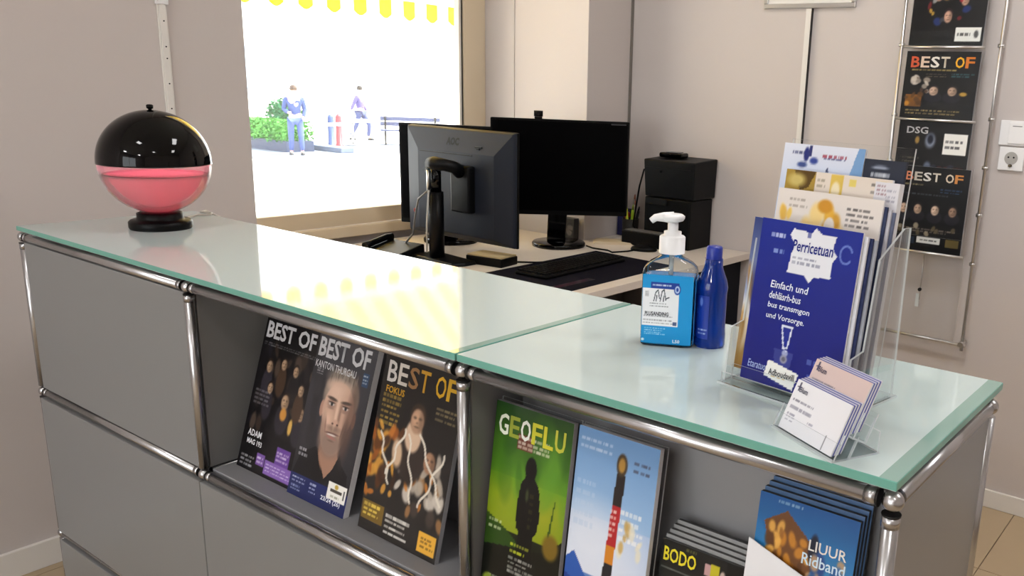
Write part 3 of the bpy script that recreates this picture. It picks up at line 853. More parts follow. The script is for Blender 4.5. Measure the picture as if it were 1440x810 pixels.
# ------------------------------------------------------------------ bottles on the counter
san = thing('sanitizer_bottle', 'clear hand sanitizer bottle with white pump and light blue label', 'bottle', (-0.410, 0.222, G), (0, 0, math.radians(27)))
san.scale = (0.95, 0.95, 0.915)
sx_, sy_ = 0.0385, 0.026
M_liquid = mat('blue_liquid', (20, 134, 206), 0.08, spec=0.5)
M_bottle = clear('clear_bottle', (0.93, 0.965, 0.975), 0.3, 0.03, 1.0)
def rbox(z0, z1, hx, hy, n=24, pw=6):
    return [(1, z0, hx, hy), (1, z1, hx, hy)]
def loft(mb, secs, n=40, pw=6, mi=0):
    b0 = len(mb.v)
    for (z, hx, hy, p) in secs:
        for k in range(n):
            an = 2 * PI * k / n + PI / 4
            ca, sa = math.cos(an), math.sin(an)
            mb.v.append((hx * math.copysign(abs(ca) ** (2 / p), ca), hy * math.copysign(abs(sa) ** (2 / p), sa), z))
    for i in range(len(secs) - 1):
        for k in range(n):
            k2 = (k + 1) % n
            mb.face([b0 + i * n + k, b0 + i * n + k2, b0 + (i + 1) * n + k2, b0 + (i + 1) * n + k], mi, True)
    mb.face([b0 + k for k in reversed(range(n))], mi)
    mb.face([b0 + (len(secs) - 1) * n + k for k in range(n)], mi)
    return mb
loft(MB(), [(0, sx_ * .93, sy_ * .93, 6), (0.003, sx_, sy_, 8), (0.110, sx_, sy_, 8), (0.117, sx_ * .96, sy_ * .95, 6), (0.124, sx_ * .80, sy_ * .84, 4.5), (0.130, sx_ * .56, sy_ * .68, 3), (0.134, 0.0155, 0.0155, 2), (0.140, 0.0150, 0.0150, 2)]).build('bottle_body', M_bottle, san)
loft(MB(), [(0.003, sx_ * .94, sy_ * .93, 8), (0.1045, sx_ * .94, sy_ * .93, 8)]).build('liquid', M_liquid, san)
MB().tube([(0, 0, 0.105), (0, 0, 0.134)], 0.0035, 10).build('dip_tube', glowy('dip_tube', (236, 240, 240), 0.4, 0.5), san)
pump = MB().lathe([(0, 0.138), (0.0185, 0.138), (0.0185, 0.162), (0.0165, 0.164), (0.0125, 0.165), (0.0125, 0.170), (0.0075, 0.171), (0.0075, 0.186), (0, 0.186)], n=32)
pump.build('pump_collar', M_white_pl, san)
hd = MB()
hd.lathe([(0.0085, 0.184), (0.014, 0.186), (0.0165, 0.190), (0.0165, 0.193), (0.013, 0.1955), (0, 0.196)], n=28)
hd.tube([(0, 0, 0.190), (-0.014, -0.002, 0.1905), (-0.025, -0.0035, 0.189), (-0.031, -0.004, 0.184)], [0.009, 0.007, 0.0055, 0.0045], 14)
hd.build('pump_head', M_white_pl, san)
a = Art(90, 130, (22, 148, 214))
KX = 0.78
a.U = a.U / KX
a.rect(0.02, 0.26, 0.93, 0.80, (236, 238, 242))
a.rect(0.22, 0.80, 0.93, 0.895, (24, 60, 150)).lines(.26, .83, .75, .87, 1, (226, 234, 250), .9, .9).ell(0.88, .80, .085, .075, (24, 60, 150), .08).ell(0.88, .80, .06, .053, (190, 210, 240), .1).ell(.88, .80, .03, .03, (24, 60, 150), .2)
a.rect(0.07, 0.68, 0.17, 0.76, (206, 208, 212)).lines(.08, .69, .16, .75, 3, (120, 124, 130), .8)
for (x0, y0, x1, y1) in [(.30, .62, .34, .74), (.34, .74, .40, .78), (.40, .78, .44, .66), (.46, .62, .50, .76), (.50, .76, .55, .79), (.55, .79, .60, .64), (.60, .66, .68, .68), (.36, .62, .37, .70), (.54, .62, .55, .70)]:
    for k in range(16):
        q = k / 15
        a.ell(x0 + (x1 - x0) * q, y0 + (y1 - y0) * q, 0.012, 0.008, (60, 70, 80), .3)
a.lines(0.2, 0.53, 0.74, 0.60, 2, (120, 124, 130), .8).lines(.06, .38, .8, .42, 1, (120, 124, 130), .8).lines(.04, .28, .86, .36, 2, (130, 134, 140), .7).rect(.80, .28, .90, .33, (40, 60, 110), .8)
a.lines(.08, .12, .62, .24, 4, (190, 226, 246), .8)
a.ell(.05, .05, .04, .02, (206, 236, 250), .3)
lb = art_mesh('label', a, 0.072, 0.104, san, -sy_ - 0.0008, None, 0.005)
text(lb, 'PLUSANDING', -0.0315, 0.0475, 0.034, 0.006, (50, 54, 62), y=-sy_ - 0.0014, bold=0.02)
text(lb, 'L50', 0.010, 0.0075, 0.010, 0.005, (230, 242, 250), y=-sy_ - 0.0014, bold=0.02)
M_back_label = mat('sky_blue_label', (22, 148, 214), 0.35)
MB().box(sx_ - 0.0002, sx_ + 0.0008, -sy_ * 0.85, sy_ * 0.85, 0.005, 0.103).build('side_label', mat('side_label_blue', (14, 112, 190), 0.3), san)

spray = thing('spray_bottle', 'dark blue translucent bottle with blue cap, right of the sanitizer', 'bottle', (-0.359, 0.249, G))
M_bluebot = mat('dark_blue_plastic', (10, 56, 160), 0.1, spec=0.5, trans=0.5)
MB().lathe([(0, 0), (0.0195, 0), (0.0215, 0.003), (0.0215, 0.018), (0.0205, 0.03), (0.0205, 0.075), (0.0215, 0.083), (0.0195, 0.093), (0.0135, 0.108), (0.0125, 0.112), (0.0125, 0.122), (0, 0.122)], n=36).build('bottle_body', M_bluebot, spray)
MB().lathe([(0, 0.120), (0.0105, 0.120), (0.0110, 0.122), (0.0110, 0.137), (0.0095, 0.139), (0, 0.139)], n=28).build('cap', mat('blue_cap', (34, 52, 150), 0.35), spray)
a = Art(60, 60, (12, 44, 140))
a.rect(0, 0, 1, 1, (13, 50, 150)).lines(.1, .55, .5, .8, 4, (60, 96, 190), .7).lines(.5, .1, .95, .25, 2, (190, 206, 236), .9).ell(.62, .85, .08, .1, (90, 120, 200), .2).rect(.03, .8, .2, .9, (120, 40, 60), .7)
cv = art_mesh('label', a, 0.030, 0.060, spray, 0, None, 0.014)
me = cv.data
for v in me.vertices:      # wrap the label round the bottle
    an = v.co.x / 0.0212 - 0.3
    v.co = Vector((math.sin(an) * 0.0219, -math.cos(an) * 0.0219, v.co.z))

# ------------------------------------------------------------------ leaflet display on the counter
YD = math.radians(-9)
HX, HY = -0.178, 0.116
disp = thing('brochure_display', 'clear acrylic tiered display full of leaflets on the glass', 'leaflet holder', (HX, HY, G), (0, 0, YD))
def ac(name, mb): return mb.build(name, [M_acryl, M_acryl_edge], disp)
tl = 0.125                       # lean of the back sheet
Tm = Matrix.Rotation(-tl, 4, 'X')
def leanbox(x0, x1, y0, y1, z0, z1, y_off):
    return MB().box(x0, x1, y0, y1, z0, z1, side=[1, 1, 0, 1, 0, 1], M=Matrix.Translation((0, y_off, 0.006)) @ Tm)
ac('back_sheet', leanbox(-0.085, 0.078, 0, 0.0028, 0, 0.285, 0.066))
ac('front_sheet', leanbox(-0.078, 0.078, 0, 0.0025, 0, 0.018, 0.002))
ac('middle_sheet', leanbox(-0.078, 0.078, 0, 0.0025, 0, 0.165, 0.034))
for sx in (-0.088, 0.079):
    poly = [(0.0, 0.0), (0.105, 0.0), (0.105, 0.06), (0.106, 0.20), (0.092, 0.20), (0.045, 0.17), (0.030, 0.07), (0.006, 0.065)]
    b = MB(); n = len(poly)
    x0, x1 = (sx, sx + 0.0025)
    b.v += [(x0, y, z + 0.002) for y, z in poly] + [(x1, y, z + 0.002) for y, z in poly]
    b.face(list(reversed(range(n))), 0); b.face([n + i for i in range(n)], 0)
    for i in range(n):
        j = (i + 1) % n
        b.face([i, j, n + j, n + i], 1)
    ac('side_sheet', b)
ac('base_sheet', MB().box(-0.088, 0.082, -0.012, 0.115, 0, 0.0028, side=[0, 0, 1, 1, 1, 1]))
ac('front_edge', MB().box(-0.082, 0.080, -0.012, -0.009, 0.0028, 0.016, side=[1, 1, 0, 1, 0, 1]))

def disp_leaf(label, lx, ly, lz, w, h, th, art, pages=M_paper, tilt=tl, dyaw=0.0, name='leaflet'):
    p = Matrix.Rotation(YD, 4, 'Z') @ Vector((lx, ly, lz))
    return booklet(name, label, 'leaflet', (HX + p.x, HY + p.y, G + p.z), tilt, YD + dyaw, w, h, th, art, 'leaflets in the clear counter display', pages)

# front blue leaflet
a = Art(110, 160, (16, 28, 128))
a.grad(0, 1, (12, 18, 112), (18, 40, 142))
a.poly([(0.33, 0.70), (0.36, 0.88), (0.31, 0.92), (0.34, 0.96), (0.52, 0.95), (0.56, 0.98), (0.62, 0.95), (0.76, 0.95), (0.74, 0.88), (0.79, 0.84), (0.75, 0.80), (0.76, 0.71), (0.60, 0.70), (0.56, 0.66), (0.50, 0.70)], (226, 228, 236))
a.lines(0.36, 0.75, 0.66, 0.81, 2, (120, 124, 150), .7).rect(.48, .92, .52, .95, (60, 70, 140), .7)
for k in range(40):
    q = k / 39 * 5.2 + 0.4
    a.ell(0.87 + 0.055 * math.cos(q), 0.86 + 0.05 * math.sin(q), 0.008, 0.006, (104, 124, 198), .3)
a.lines(0.12, 0.88, 0.26, 0.93, 1, (206, 214, 240), .9).lines(0.16, 0.79, 0.30, 0.84, 1, (150, 170, 220), .8)
a.poly([(0.36, 0.385), (0.48, 0.39), (0.455, 0.25), (0.405, 0.245)], (214, 220, 236)).poly([(0.378, 0.373), (0.462, 0.378), (0.444, 0.26), (0.415, 0.257)], (24, 40, 140))
a.ell(0.435, 0.222, 0.03, 0.02, (220, 226, 240), .2).ell(0.43, 0.185, 0.036, 0.026, (206, 200, 180), .2).ell(0.43, 0.185, 0.02, 0.014, (110, 100, 70), .2)
a.poly([(0.32, 0.24), (0.52, 0.23), (0.48, 0.02), (0.36, 0.03)], (90, 98, 160), .5)
a.lines(0.66, 0.18, .78, .24, 1, (140, 160, 220), .7).lines(.68, .06, .78, .15, 2, (110, 130, 200), .6)
a.poly([(0.25, 0.06), (0.28, 0.16), (0.60, 0.12), (0.56, 0.015)], (236, 236, 232))
a.lines(0.33, .055, .48, .075, 1, (206, 170, 90), .8)
t, cv = disp_leaf('dark blue leaflet with white puzzle piece, front of the counter display', 0.0, 0.0060, 0.010, 0.134, 0.192, 0.003, a)
for k, (c, l_) in enumerate([((216, 216, 222), 'white leaflet edge right behind the dark blue leaflet'), ((40, 50, 92), 'navy leaflet edge, second behind the dark blue leaflet'), ((170, 174, 184), 'grey leaflet edge, third behind the dark blue leaflet')]):
    disp_leaf(l_, 0.004 + 0.003 * k, 0.0105 + 0.0045 * k, 0.010, 0.134, 0.188 - 0.002 * k, 0.003, Art(4, 4, c), mat('edge_tone', c, .6))
text(cv, 'Perricetuan', -0.020, 0.160, 0.054, 0.013, (28, 38, 130), bold=0.012, shear=0.1)
for k, s in enumerate(['Einfach und', 'dehl\u00e4srh-bus', 'bus transmgon', 'und Vorsorge.']):
    text(cv, s, -0.042, 0.114 - k * 0.0125, (0.052, 0.044, 0.058, 0.053)[k], 0.0085, (226, 232, 246), bold=0.012, shear=0.1)
text(cv, 'Etaratuo', -0.058, 0.016, 0.026, 0.009, (170, 186, 230), bold=0.005, shear=0.15)
text(cv, 'Adboudavill', -0.0270, 0.0135, 0.036, 0.0075, (60, 64, 70), bold=0.012)

# slim leaflet behind it on the left
a = Art(40, 110, (60, 70, 110))
a.grad(0.0, 0.35, (150, 110, 50), (206, 176, 120)).grad(0.35, 1.0, (190, 196, 214), (44, 60, 120))
a.blobs(0, .1, 1, .6, 12, [(170, 120, 50), (226, 214, 196), (60, 60, 100)], .05, .2, .7)
disp_leaf('slim leaflet with golden photo, peeping out left of the dark blue one', -0.068, 0.0255, 0.012, 0.050, 0.186, 0.004, a)

# cream leaflet
a = Art(110, 150, (226, 218, 212))
a.blobs(0.32, 0.70, 0.62, 0.90, 12, [(226, 170, 50), (206, 148, 40), (240, 210, 140)], .03, .07)
a.rect(.38, .68, .56, .80, (222, 160, 50)).ell(.54, .83, .05, .05, (226, 218, 212), .1).ell(.36, .78, .04, .04, (226, 218, 212), .1).ell(.48, .93, .07, .035, (206, 146, 44), .2)
a.blobs(0.05, 0.70, 0.22, 0.88, 10, [(236, 196, 90), (246, 226, 170), (226, 180, 80)], .02, .05)
a.lines(.13, .90, .32, .96, 2, (150, 140, 130), .7).lines(.68, .84, .94, .95, 4, (90, 86, 86), .9).lines(.70, .79, .88, .83, 2, (90, 86, 86), .8).lines(.70, .73, .82, .76, 1, (90, 86, 86), .8)
t, cv = disp_leaf('cream leaflet with orange puzzle pieces, behind the dark blue one', -0.002, 0.036, 0.010, 0.140, 0.225, 0.003, a)
for k, (c, l_) in enumerate([((52, 62, 96), 'dark blue leaflet edge right behind the front cream leaflet'), ((206, 206, 214), 'white leaflet edge, second behind the front cream leaflet'), ((96, 104, 130), 'slate leaflet edge, third behind the front cream leaflet')]):
    disp_leaf(l_, 0.002 + 0.003 * k, 0.0400 + 0.004 * k, 0.010, 0.138, 0.218 - 0.003 * k, 0.003, Art(4, 4, c), mat('edge_tone', c, .6))

# second cream leaflet with a gold photo
a = Art(110, 150, (226, 214, 202))
a.rect(0, .90, .30, 1, (170, 140, 60)).poly([(.08, 1), (.16, .90), (.24, .92), (.30, 1)], (90, 66, 20)).ell(.12, .95, .08, .03, (206, 186, 110), .4)
a.lines(.32, .92, .42, .97, 2, (140, 130, 110), .7).rect(.45, .88, .56, .99, (222, 190, 90)).ell(.50, .92, .04, .04, (240, 226, 190), .2).rect(.62, .95, .68, .98, (226, 206, 110)).lines(.82, .92, .98, .98, 2, (90, 86, 86), .8).ell(.92, .97, .06, .012, (226, 196, 70), .3)
disp_leaf('cream leaflet with a gold photo in its corner, third from the front', -0.006, 0.053, 0.010, 0.142, 0.246, 0.004, a)

# white one, to the right
a = Art(30, 110, (222, 220, 226)); a.lines(.1, .93, .5, .99, 3, (130, 80, 90), .8).lines(.5, .9, .9, .97, 3, (120, 120, 140), .7)
disp_leaf('narrow white leaflet at the right of the cream ones', 0.060, 0.052, 0.010, 0.030, 0.243, 0.010, a)
a = Art(30, 60, (40, 56, 96))
disp_leaf('dark blue booklet wedged behind the cream leaflets', 0.042, 0.060, 0.010, 0.050, 0.215, 0.010, a, mat('navy_pages', (52, 66, 104), 0.6))

# rear pair
a = Art(110, 150, (206, 218, 238))
a.grad(.7, 1, (190, 206, 234), (222, 226, 240)).poly([(.88, .7), (.80, .80), (.92, 1), (1, 1), (1, .7)], (120, 160, 206))
a.ell(.30, .955, .035, .03, (40, 50, 120), .2).lines(.12, .945, .28, .97, 1, (60, 66, 110), .9).rect(.33, .945, .36, .99, (44, 52, 110)).ell(.40, .93, .05, .014, (50, 70, 150), .3).lines(.50, .94, .80, .965, 1, (150, 40, 60), .9).lines(.52, .935, .84, .95, 1, (40, 50, 110), .8).ell(.26, .91, .06, .012, (60, 80, 140), .3).poly([(.56, .89), (.58, .91), (.60, .89)], (60, 70, 110))
disp_leaf('pale blue leaflet with red and blue lettering, rear of the display', -0.037, 0.0635, 0.008, 0.112, 0.278, 0.004, a)
a = Art(60, 120, (24, 36, 62))
a.grad(.6, 1, (20, 34, 66), (40, 46, 60)).lines(.2, .92, .7, .95, 1, (220, 224, 232), .9, .95).lines(.14, .89, .8, .905, 1, (170, 180, 200), .7).ell(.4, .965, .2, .006, (150, 160, 180), .3).lines(.2, .85, .7, .87, 1, (120, 130, 150), .7)
disp_leaf('dark navy leaflet at the rear right of the display', 0.046, 0.0635, 0.008, 0.052, 0.268, 0.004, a, mat('dark_leaf_pages', (40, 46, 62), .6))

# ------------------------------------------------------------------ business cards
YC = math.radians(-27)
CX, CY = -0.104, 0.0105
ch = thing('card_holder', 'two-tier clear acrylic holder for business cards near the corner', 'card holder', (CX, CY, G), (0, 0, YC))
def acb(name, *b, side=(0, 0, 1, 1, 1, 1), M=None): MB().box(*b, side=list(side), M=M).build(name, [M_acryl, M_acryl_edge], ch)
acb('base_sheet', -0.050, 0.050, 0.0, 0.060, 0, 0.002)
Tc = Matrix.Rotation(-0.42, 4, 'X')
for (y, z) in ((0.004, 0.002), (0.026, 0.022)):
    Mt = Matrix.Translation((0, y, z)) @ Tc
    acb('pocket_front', -0.050, 0.050, -0.002, 0, 0, 0.016, side=(1, 1, 0, 1, 0, 1), M=Mt)
    acb('pocket_back', -0.050, 0.050, 0.016, 0.018, 0, 0.030, side=(1, 1, 0, 1, 0, 1), M=Mt)
    acb('pocket_floor', -0.050, 0.050, -0.002, 0.018, -0.002, 0, M=Mt)
    for sx in (-0.050, 0.048):
        acb('pocket_side', sx, sx + 0.002, 0, 0.016, 0, 0.026, side=(1, 1, 1, 0, 1, 0), M=Mt)
acb('rear_leg', -0.050, 0.050, 0.057, 0.059, 0.002, 0.024, side=(1, 1, 0, 1, 0, 1))
M_cardblue = mat('card_blue_edges', (96, 102, 170), 0.6)
for tier, (y, z, col, lab0) in enumerate(((0.004, 0.002, (232, 232, 238), 'white'), (0.026, 0.022, (216, 194, 190), 'pinkish'))):
    for k in range(7):
        a = Art(70, 46, col) if k == 0 else Art(4, 4, (120, 124, 180) if k % 2 else (220, 220, 230))
        if k == 0:
            a.lines(.06, .55, .5, .66, 1, (110, 110, 130), .8, .9).lines(.06, .42, .56, .52, 1, (120, 120, 140), .7, .9)
            a.lines(.06, .18, .26, .36, 3, (130, 130, 150), .7).lines(.44, .30, .54, .36, 1, (140, 140, 160), .7)
            a.rect(.07, .78, .10, .95, (70, 70, 100)).rect(.05, .84, .12, .88, (70, 70, 100))
            if tier: a.lines(.72, .42, .92, .52, 1, (50, 50, 60), .95, .95).poly([(.88, .2), (.9, .4), (.92, .36), (.95, .36), (.96, .2)], (50, 54, 80))
            else: a.rect(.80, .02, .82, .3, (80, 84, 96), .8)
        p = Matrix.Rotation(YC, 4, 'Z') @ Vector((0, y + 0.0007 * 1 + 0.0021 * k * math.cos(.42), z + 0.001 - 0.0021 * k * math.sin(.42) * 0 + 0.0002 * k))
        if k == 0: lab = f'{lab0} business card at the front of the {"lower" if tier == 0 else "upper"} tier'
        else: lab = f'{("second", "third", "fourth", "fifth", "sixth", "rearmost")[k - 1]} business card behind the {lab0} front one, {"lower" if tier == 0 else "upper"} tier of the holder'
        t, cv = booklet('business_card', lab, 'business card', (CX + p.x, CY + p.y, G + p.z), 0.42, YC, 0.086, 0.054, 0.0017, a, f'business cards in the {"lower" if tier == 0 else "upper"} tier', M_cardblue if k % 2 else M_paper)
        if k == 0:
            text(cv, 'Blum', -0.034, 0.042, 0.013, 0.006, (60, 60, 90), bold=0.01)

# ------------------------------------------------------------------ desk
desk = thing('desk', 'white desk by the window behind the counter', 'desk', (0, 0, 0))
DX0, DX1, DY0, DY1 = XWIN + 0.045, -1.335, 0.76, YPIER - 0.002
mb = MB()
mb.hexa([(DX0, DY0, DESK - 0.025), (DX1, DY0, DESK - 0.025), (DX1, YW - 0.004, DESK - 0.025), (XPIER + 0.004, YW - 0.004, DESK - 0.025), (XPIER + 0.004, DY1, DESK - 0.025), (DX0, DY1, DESK - 0.025)],
        [(DX0, DY0, DESK), (DX1, DY0, DESK), (DX1, YW - 0.004, DESK), (XPIER + 0.004, YW - 0.004, DESK), (XPIER + 0.004, DY1, DESK), (DX0, DY1, DESK)])
mb.build('desktop', M_desk, desk, 0.0015)
MB().box(DX1 - 0.06, DX1 - 0.035, YW - 0.50, YW - 0.01, 0, DESK - 0.025).build('side_panel', M_darkblue, desk, 0.002)  # dark panel added to read as the shadow under the desk
MB().box(DX1 - 0.06, DX1 - 0.03, DY0 + 0.03, DY0 + 0.07, 0, DESK - 0.025).build('leg', M_black, desk, 0.002)
MB().box(DX0 + 0.03, DX0 + 0.07, DY0 + 0.03, DY0 + 0.07, 0, DESK - 0.025).build('leg', M_black, desk, 0.002)
MB().box(DX0 + 0.35, DX0 + 0.37, DY0 + 0.1, DY1, 0.15, DESK - 0.025).build('modesty_panel', M_darkblue, desk, 0.002)

# drawer unit under the desk
cab = thing('drawer_unit', 'dark navy drawer unit under the desk behind the counter', 'cabinet', (-1.66, 1.36, 0))
MB().box(-0.21, 0.21, -0.26, 0.26, 0.03, 0.60).build('body', M_darkblue, cab, 0.003)
for k in range(3):
    d = MB().box(0.2105, 0.226, -0.255, 0.255, 0.05 + k * 0.185, 0.225 + k * 0.185).build('drawer', M_darkblue, cab, 0.002)
    MB().box(0.227, 0.235, -0.06, 0.06, 0.135 + k * 0.185, 0.143 + k * 0.185).build('handle', M_steel, d)

# ------------------------------------------------------------------ monitors
def rounded_rect(hx, z0, z1, r, n=4):
    pts = []
    for (cx, cz, a0_) in [(hx - r, z0 + r, -PI / 2), (hx - r, z1 - r, 0), (-hx + r, z1 - r, PI / 2), (-hx + r, z0 + r, PI)]:
        for i in range(n + 1):
            an = a0_ + PI / 2 * i / n
            pts.append((cx + r * math.cos(an), cz + r * math.sin(an)))
    return pts
# 1: seen from behind (its back towards -y)
m1 = thing('monitor', 'dark grey monitor on a tall stand, seen from behind', 'monitor', (-2.005, 1.300, DESK), (0, 0, math.radians(-1)), 'monitors on the desk')
hw, z0, z1 = 0.262, 0.060, 0.430
sh = MB()
# tapered back shell: rim, then a bevelled plateau
def ringpts(hx, za, zb, y): return [(-hx, y, za), (hx, y, za), (hx, y, zb), (-hx, y, zb)]
rings = [ringpts(hw, z0, z1, 0.012), ringpts(hw, z0, z1, 0.000), ringpts(hw - 0.004, z0 + 0.004, z1 - 0.004, -0.004), ringpts(hw - 0.075, z0 + 0.02, z1 - 0.075, -0.020)]
b0 = 0
for rg in rings: sh.v += rg
for i in range(3):
    for k in range(4):
        k2 = (k + 1) % 4
        sh.face([i * 4 + k2, i * 4 + k, (i + 1) * 4 + k, (i + 1) * 4 + k2][::-1])
sh.face([12, 13, 14, 15]); sh.face([3, 2, 1, 0])
shell = sh.build('back_shell', M_monback, m1, 0.003)
MB().box(-hw + 0.02, hw - 0.02, 0.0125, 0.0145, z0 + 0.02, z1 - 0.02).build('screen', M_screen, m1)
MB().box(-hw - 0.002, hw + 0.002, 0.010, 0.020, z0 - 0.002, z1 + 0.002).build('bezel', M_black, m1, 0.003)
text(shell, 'AOC', -0.046, 0.376, 0.062, 0.026, (5, 5, 6), y=-0.0235, bold=0.05)
for v in bpy.data.objects[shell.children[0].name].data.vertices:
    q = (z1 - 0.004 - v.co.z) / 0.071
    v.co.y = -0.0048 - 0.016 * q
MB().box(-0.175, 0.085, -0.0215, -0.0195, 0.346, 0.350).build('vent_slot', M_black, shell)
mp = MB()
for k in range(2):
    mp.box(0.095 + 0.010 * k, 0.128 - 0.010 * k, -0.0175 - 0.002 * k, -0.0125, 0.374 - 0.005 * k, 0.379 - 0.005 * k)
mp.build('badge', M_black, shell)
MB().box(0.01, 0.10, -0.050, -0.019, 0.16, 0.315).build('mount_plate', M_black_soft, m1, 0.006)
# stand: post in front, arm to the plate, foot
SX = 0.045
MB().tube([(-0.032 + SX, -0.112, 0.010), (-0.032 + SX, -0.112, 0.230)], 0.025, 18).build('post', M_black, m1)
MB().tube([(-0.032 + SX, -0.112, 0.229), (-0.032 + SX, -0.112, 0.318)], 0.018, 16).build('post_upper', M_black_gloss, m1)
MB().tube([(-0.058 + SX, -0.112, 0.318), (-0.032 + SX, -0.112, 0.320), (0.0 + SX, -0.105, 0.320), (0.012 + SX, -0.075, 0.312), (0.014 + SX, -0.046, 0.295)], [0.022, 0.024, 0.020, 0.020, 0.024], 14).build('arm', M_black_soft, m1)
MB().tube([(-0.06 + SX, -0.128, 0.300), (-0.06 + SX, -0.098, 0.300)], 0.008, 12).build('tilt_knob', M_black_gloss, m1)
MB().tube([(-0.047 + SX, -0.130, 0.30), (-0.047 + SX, -0.130, 0.235)], 0.0055, 8).build('cable_clip', M_steel, m1)
ft = MB(); ft.hexa([(-0.09, -0.15, 0), (0.13, -0.15, 0), (0.15, -0.11, 0), (0.15, -0.06, 0), (-0.07, -0.05, 0)], [(-0.085, -0.145, 0.014), (0.125, -0.145, 0.012), (0.145, -0.11, 0.012), (0.145, -0.065, 0.014), (-0.065, -0.055, 0.018)])
ft.build('foot', M_black_soft, m1, 0.004)
MB().tube([(-0.040 + SX, -0.137, 0.235), (-0.060, -0.125, 0.20), (-0.085, -0.12, 0.14), (-0.105, -0.115, 0.075), (-0.16, -0.11, 0.03), (-0.23, -0.10, 0.024)], 0.0034, 8).build('cable', mat('grey_cable', (120, 118, 116), 0.5), m1)
MB().tube([(-0.036 + SX, -0.138, 0.235), (-0.048 + SX, -0.139, 0.12), (-0.05 + SX, -0.139, 0.03)], 0.003, 8).build('cable', mat('light_grey_cable', (168, 166, 160), 0.5), m1)
MB().tube([(-0.0805, -0.1225, 0.165), (-0.083, -0.1208, 0.155)], 0.0042, 8).build('cable_band', mat('red_band', (150, 50, 44), 0.5), m1)

# 2 and 3: big black screens turned to the chair
def big_monitor(label, cx, cy_, ang, w, zb, zt, base=True):
    t = thing('monitor', label, 'monitor', (cx, cy_, DESK), (0, 0, math.radians(ang)), 'monitors on the desk')
    MB().prism(rounded_rect(w / 2, zb - DESK, zt - DESK, 0.004), 0, 0.022).build('housing', M_black, t)
    MB().box(-w / 2 + 0.007, w / 2 - 0.007, -0.0012, 0, zb - DESK + 0.016, zt - DESK - 0.007).build('screen', M_screen, t)
    MB().box(-0.13, 0.13, 0.022, 0.05, zb - DESK + 0.08, zt - DESK - 0.08).build('back_bulge', M_black, t, 0.01)
    MB().lathe([(0, 0), (0.098, 0), (0.100, 0.004), (0.100, 0.012), (0.096, 0.016), (0, 0.017)], (0, 0.045, 0), 48).build('base_disc', M_black_gloss, t)
    nk = MB().hexa([(-0.045, 0.03, 0.016), (0.025, 0.03, 0.016), (0.025, 0.065, 0.016), (-0.045, 0.065, 0.016)], [(-0.035, 0.035, 0.26), (0.035, 0.035, 0.26), (0.035, 0.06, 0.26), (-0.035, 0.06, 0.26)])
    nk.build('neck', M_black_gloss, t, 0.004)
    return t
m2 = big_monitor('large black monitor with webcam, screen facing the chair', -1.8885, 1.679, 43, 0.498, 0.862, 1.206)
MB().box(0.182, 0.237, -0.0018, -0.0012, 0.4535, 0.4575).build('corner_print', mat('faint_print', (60, 60, 64), .5), m2)
m3 = big_monitor('black monitor mostly hidden behind the grey one', -2.224, 1.436, 29, 0.345, 0.81, 1.171)
MB().box(0.1735, 0.1800, 0.0, 0.018, 0.08, 0.430).build('side_strip', M_white_pl, m3)['label'] = 'light strip along the right side'

wc = thing('webcam', 'small black webcam clipped on the large monitor', 'webcam', (-1.955, 1.633, 1.2062), (0, 0, math.radians(43)))
MB().box(-0.014, 0.014, -0.004, 0.026, 0, 0.007).build('clip', M_black, wc, 0.002)
MB().tube([(-0.016, 0.004, 0.018), (0.016, 0.004, 0.018)], 0.0105, 16).build('camera_body', M_black_soft, wc)
MB().tube([(0.0, -0.0075, 0.018), (0.0, -0.0085, 0.018)], 0.0065, 14).build('lens', M_black_gloss, wc)

# ------------------------------------------------------------------ desk clutter
pad = thing('desk_pad', 'dark fabric desk pad under the keyboard', 'mat', (0, 0, DESK))
MB().hexa([(-1.735, 1.06, 0), (-1.385, 1.04, 0), (-1.395, 1.70, 0), (-1.745, 1.72, 0)], [(-1.735, 1.06, 0.003), (-1.385, 1.04, 0.003), (-1.395, 1.70, 0.003), (-1.745, 1.72, 0.003)]).build('pad', M_mat, pad)
a = Art(60, 12, (24, 22, 34)); a.lines(0.05, 0.2, 0.95, 0.8, 1, (110, 24, 44), .8)
pr_ = art_mesh('red_print', a, 0.22, 0.03, pad, 0)
pr_.rotation_euler = (-PI / 2, 0, PI / 2); pr_.location = (-1.43, 1.22, 0.0034)
kb = thing('keyboard', 'black keyboard on the dark desk pad', 'keyboard', (-1.60, 1.42, DESK + 0.003), (0, 0, math.radians(2)))
MB().box(-0.065, 0.065, -0.21, 0.21, 0, 0.012).build('keyboard_body', M_black, kb, 0.004)
keymesh = MB().box(-0.0078, 0.0078, -0.0078, 0.0078, 0, 0.005)
k0 = None
for i in range(6):
    for j in range(21):
        loc = (-0.051 + i * 0.0195, -0.195 + j * 0.0195, 0.0122)
        if k0 is None: k0 = keymesh.build('key', M_black_soft, kb, loc=loc)
        else:
            o = k0.copy(); COL.objects.link(o); o.location = loc

mo = thing('computer_mouse', 'flat black mouse on the desk by the small printer', 'mouse', (-1.635, 1.868, DESK), (0, 0, math.radians(25)))
MB().lathe([(0, 0), (0.030, 0), (0.033, 0.004), (0.030, 0.013), (0.018, 0.020), (0, 0.022)], n=28, sx=1.55, sy=0.95).build('mouse_body', M_black, mo)

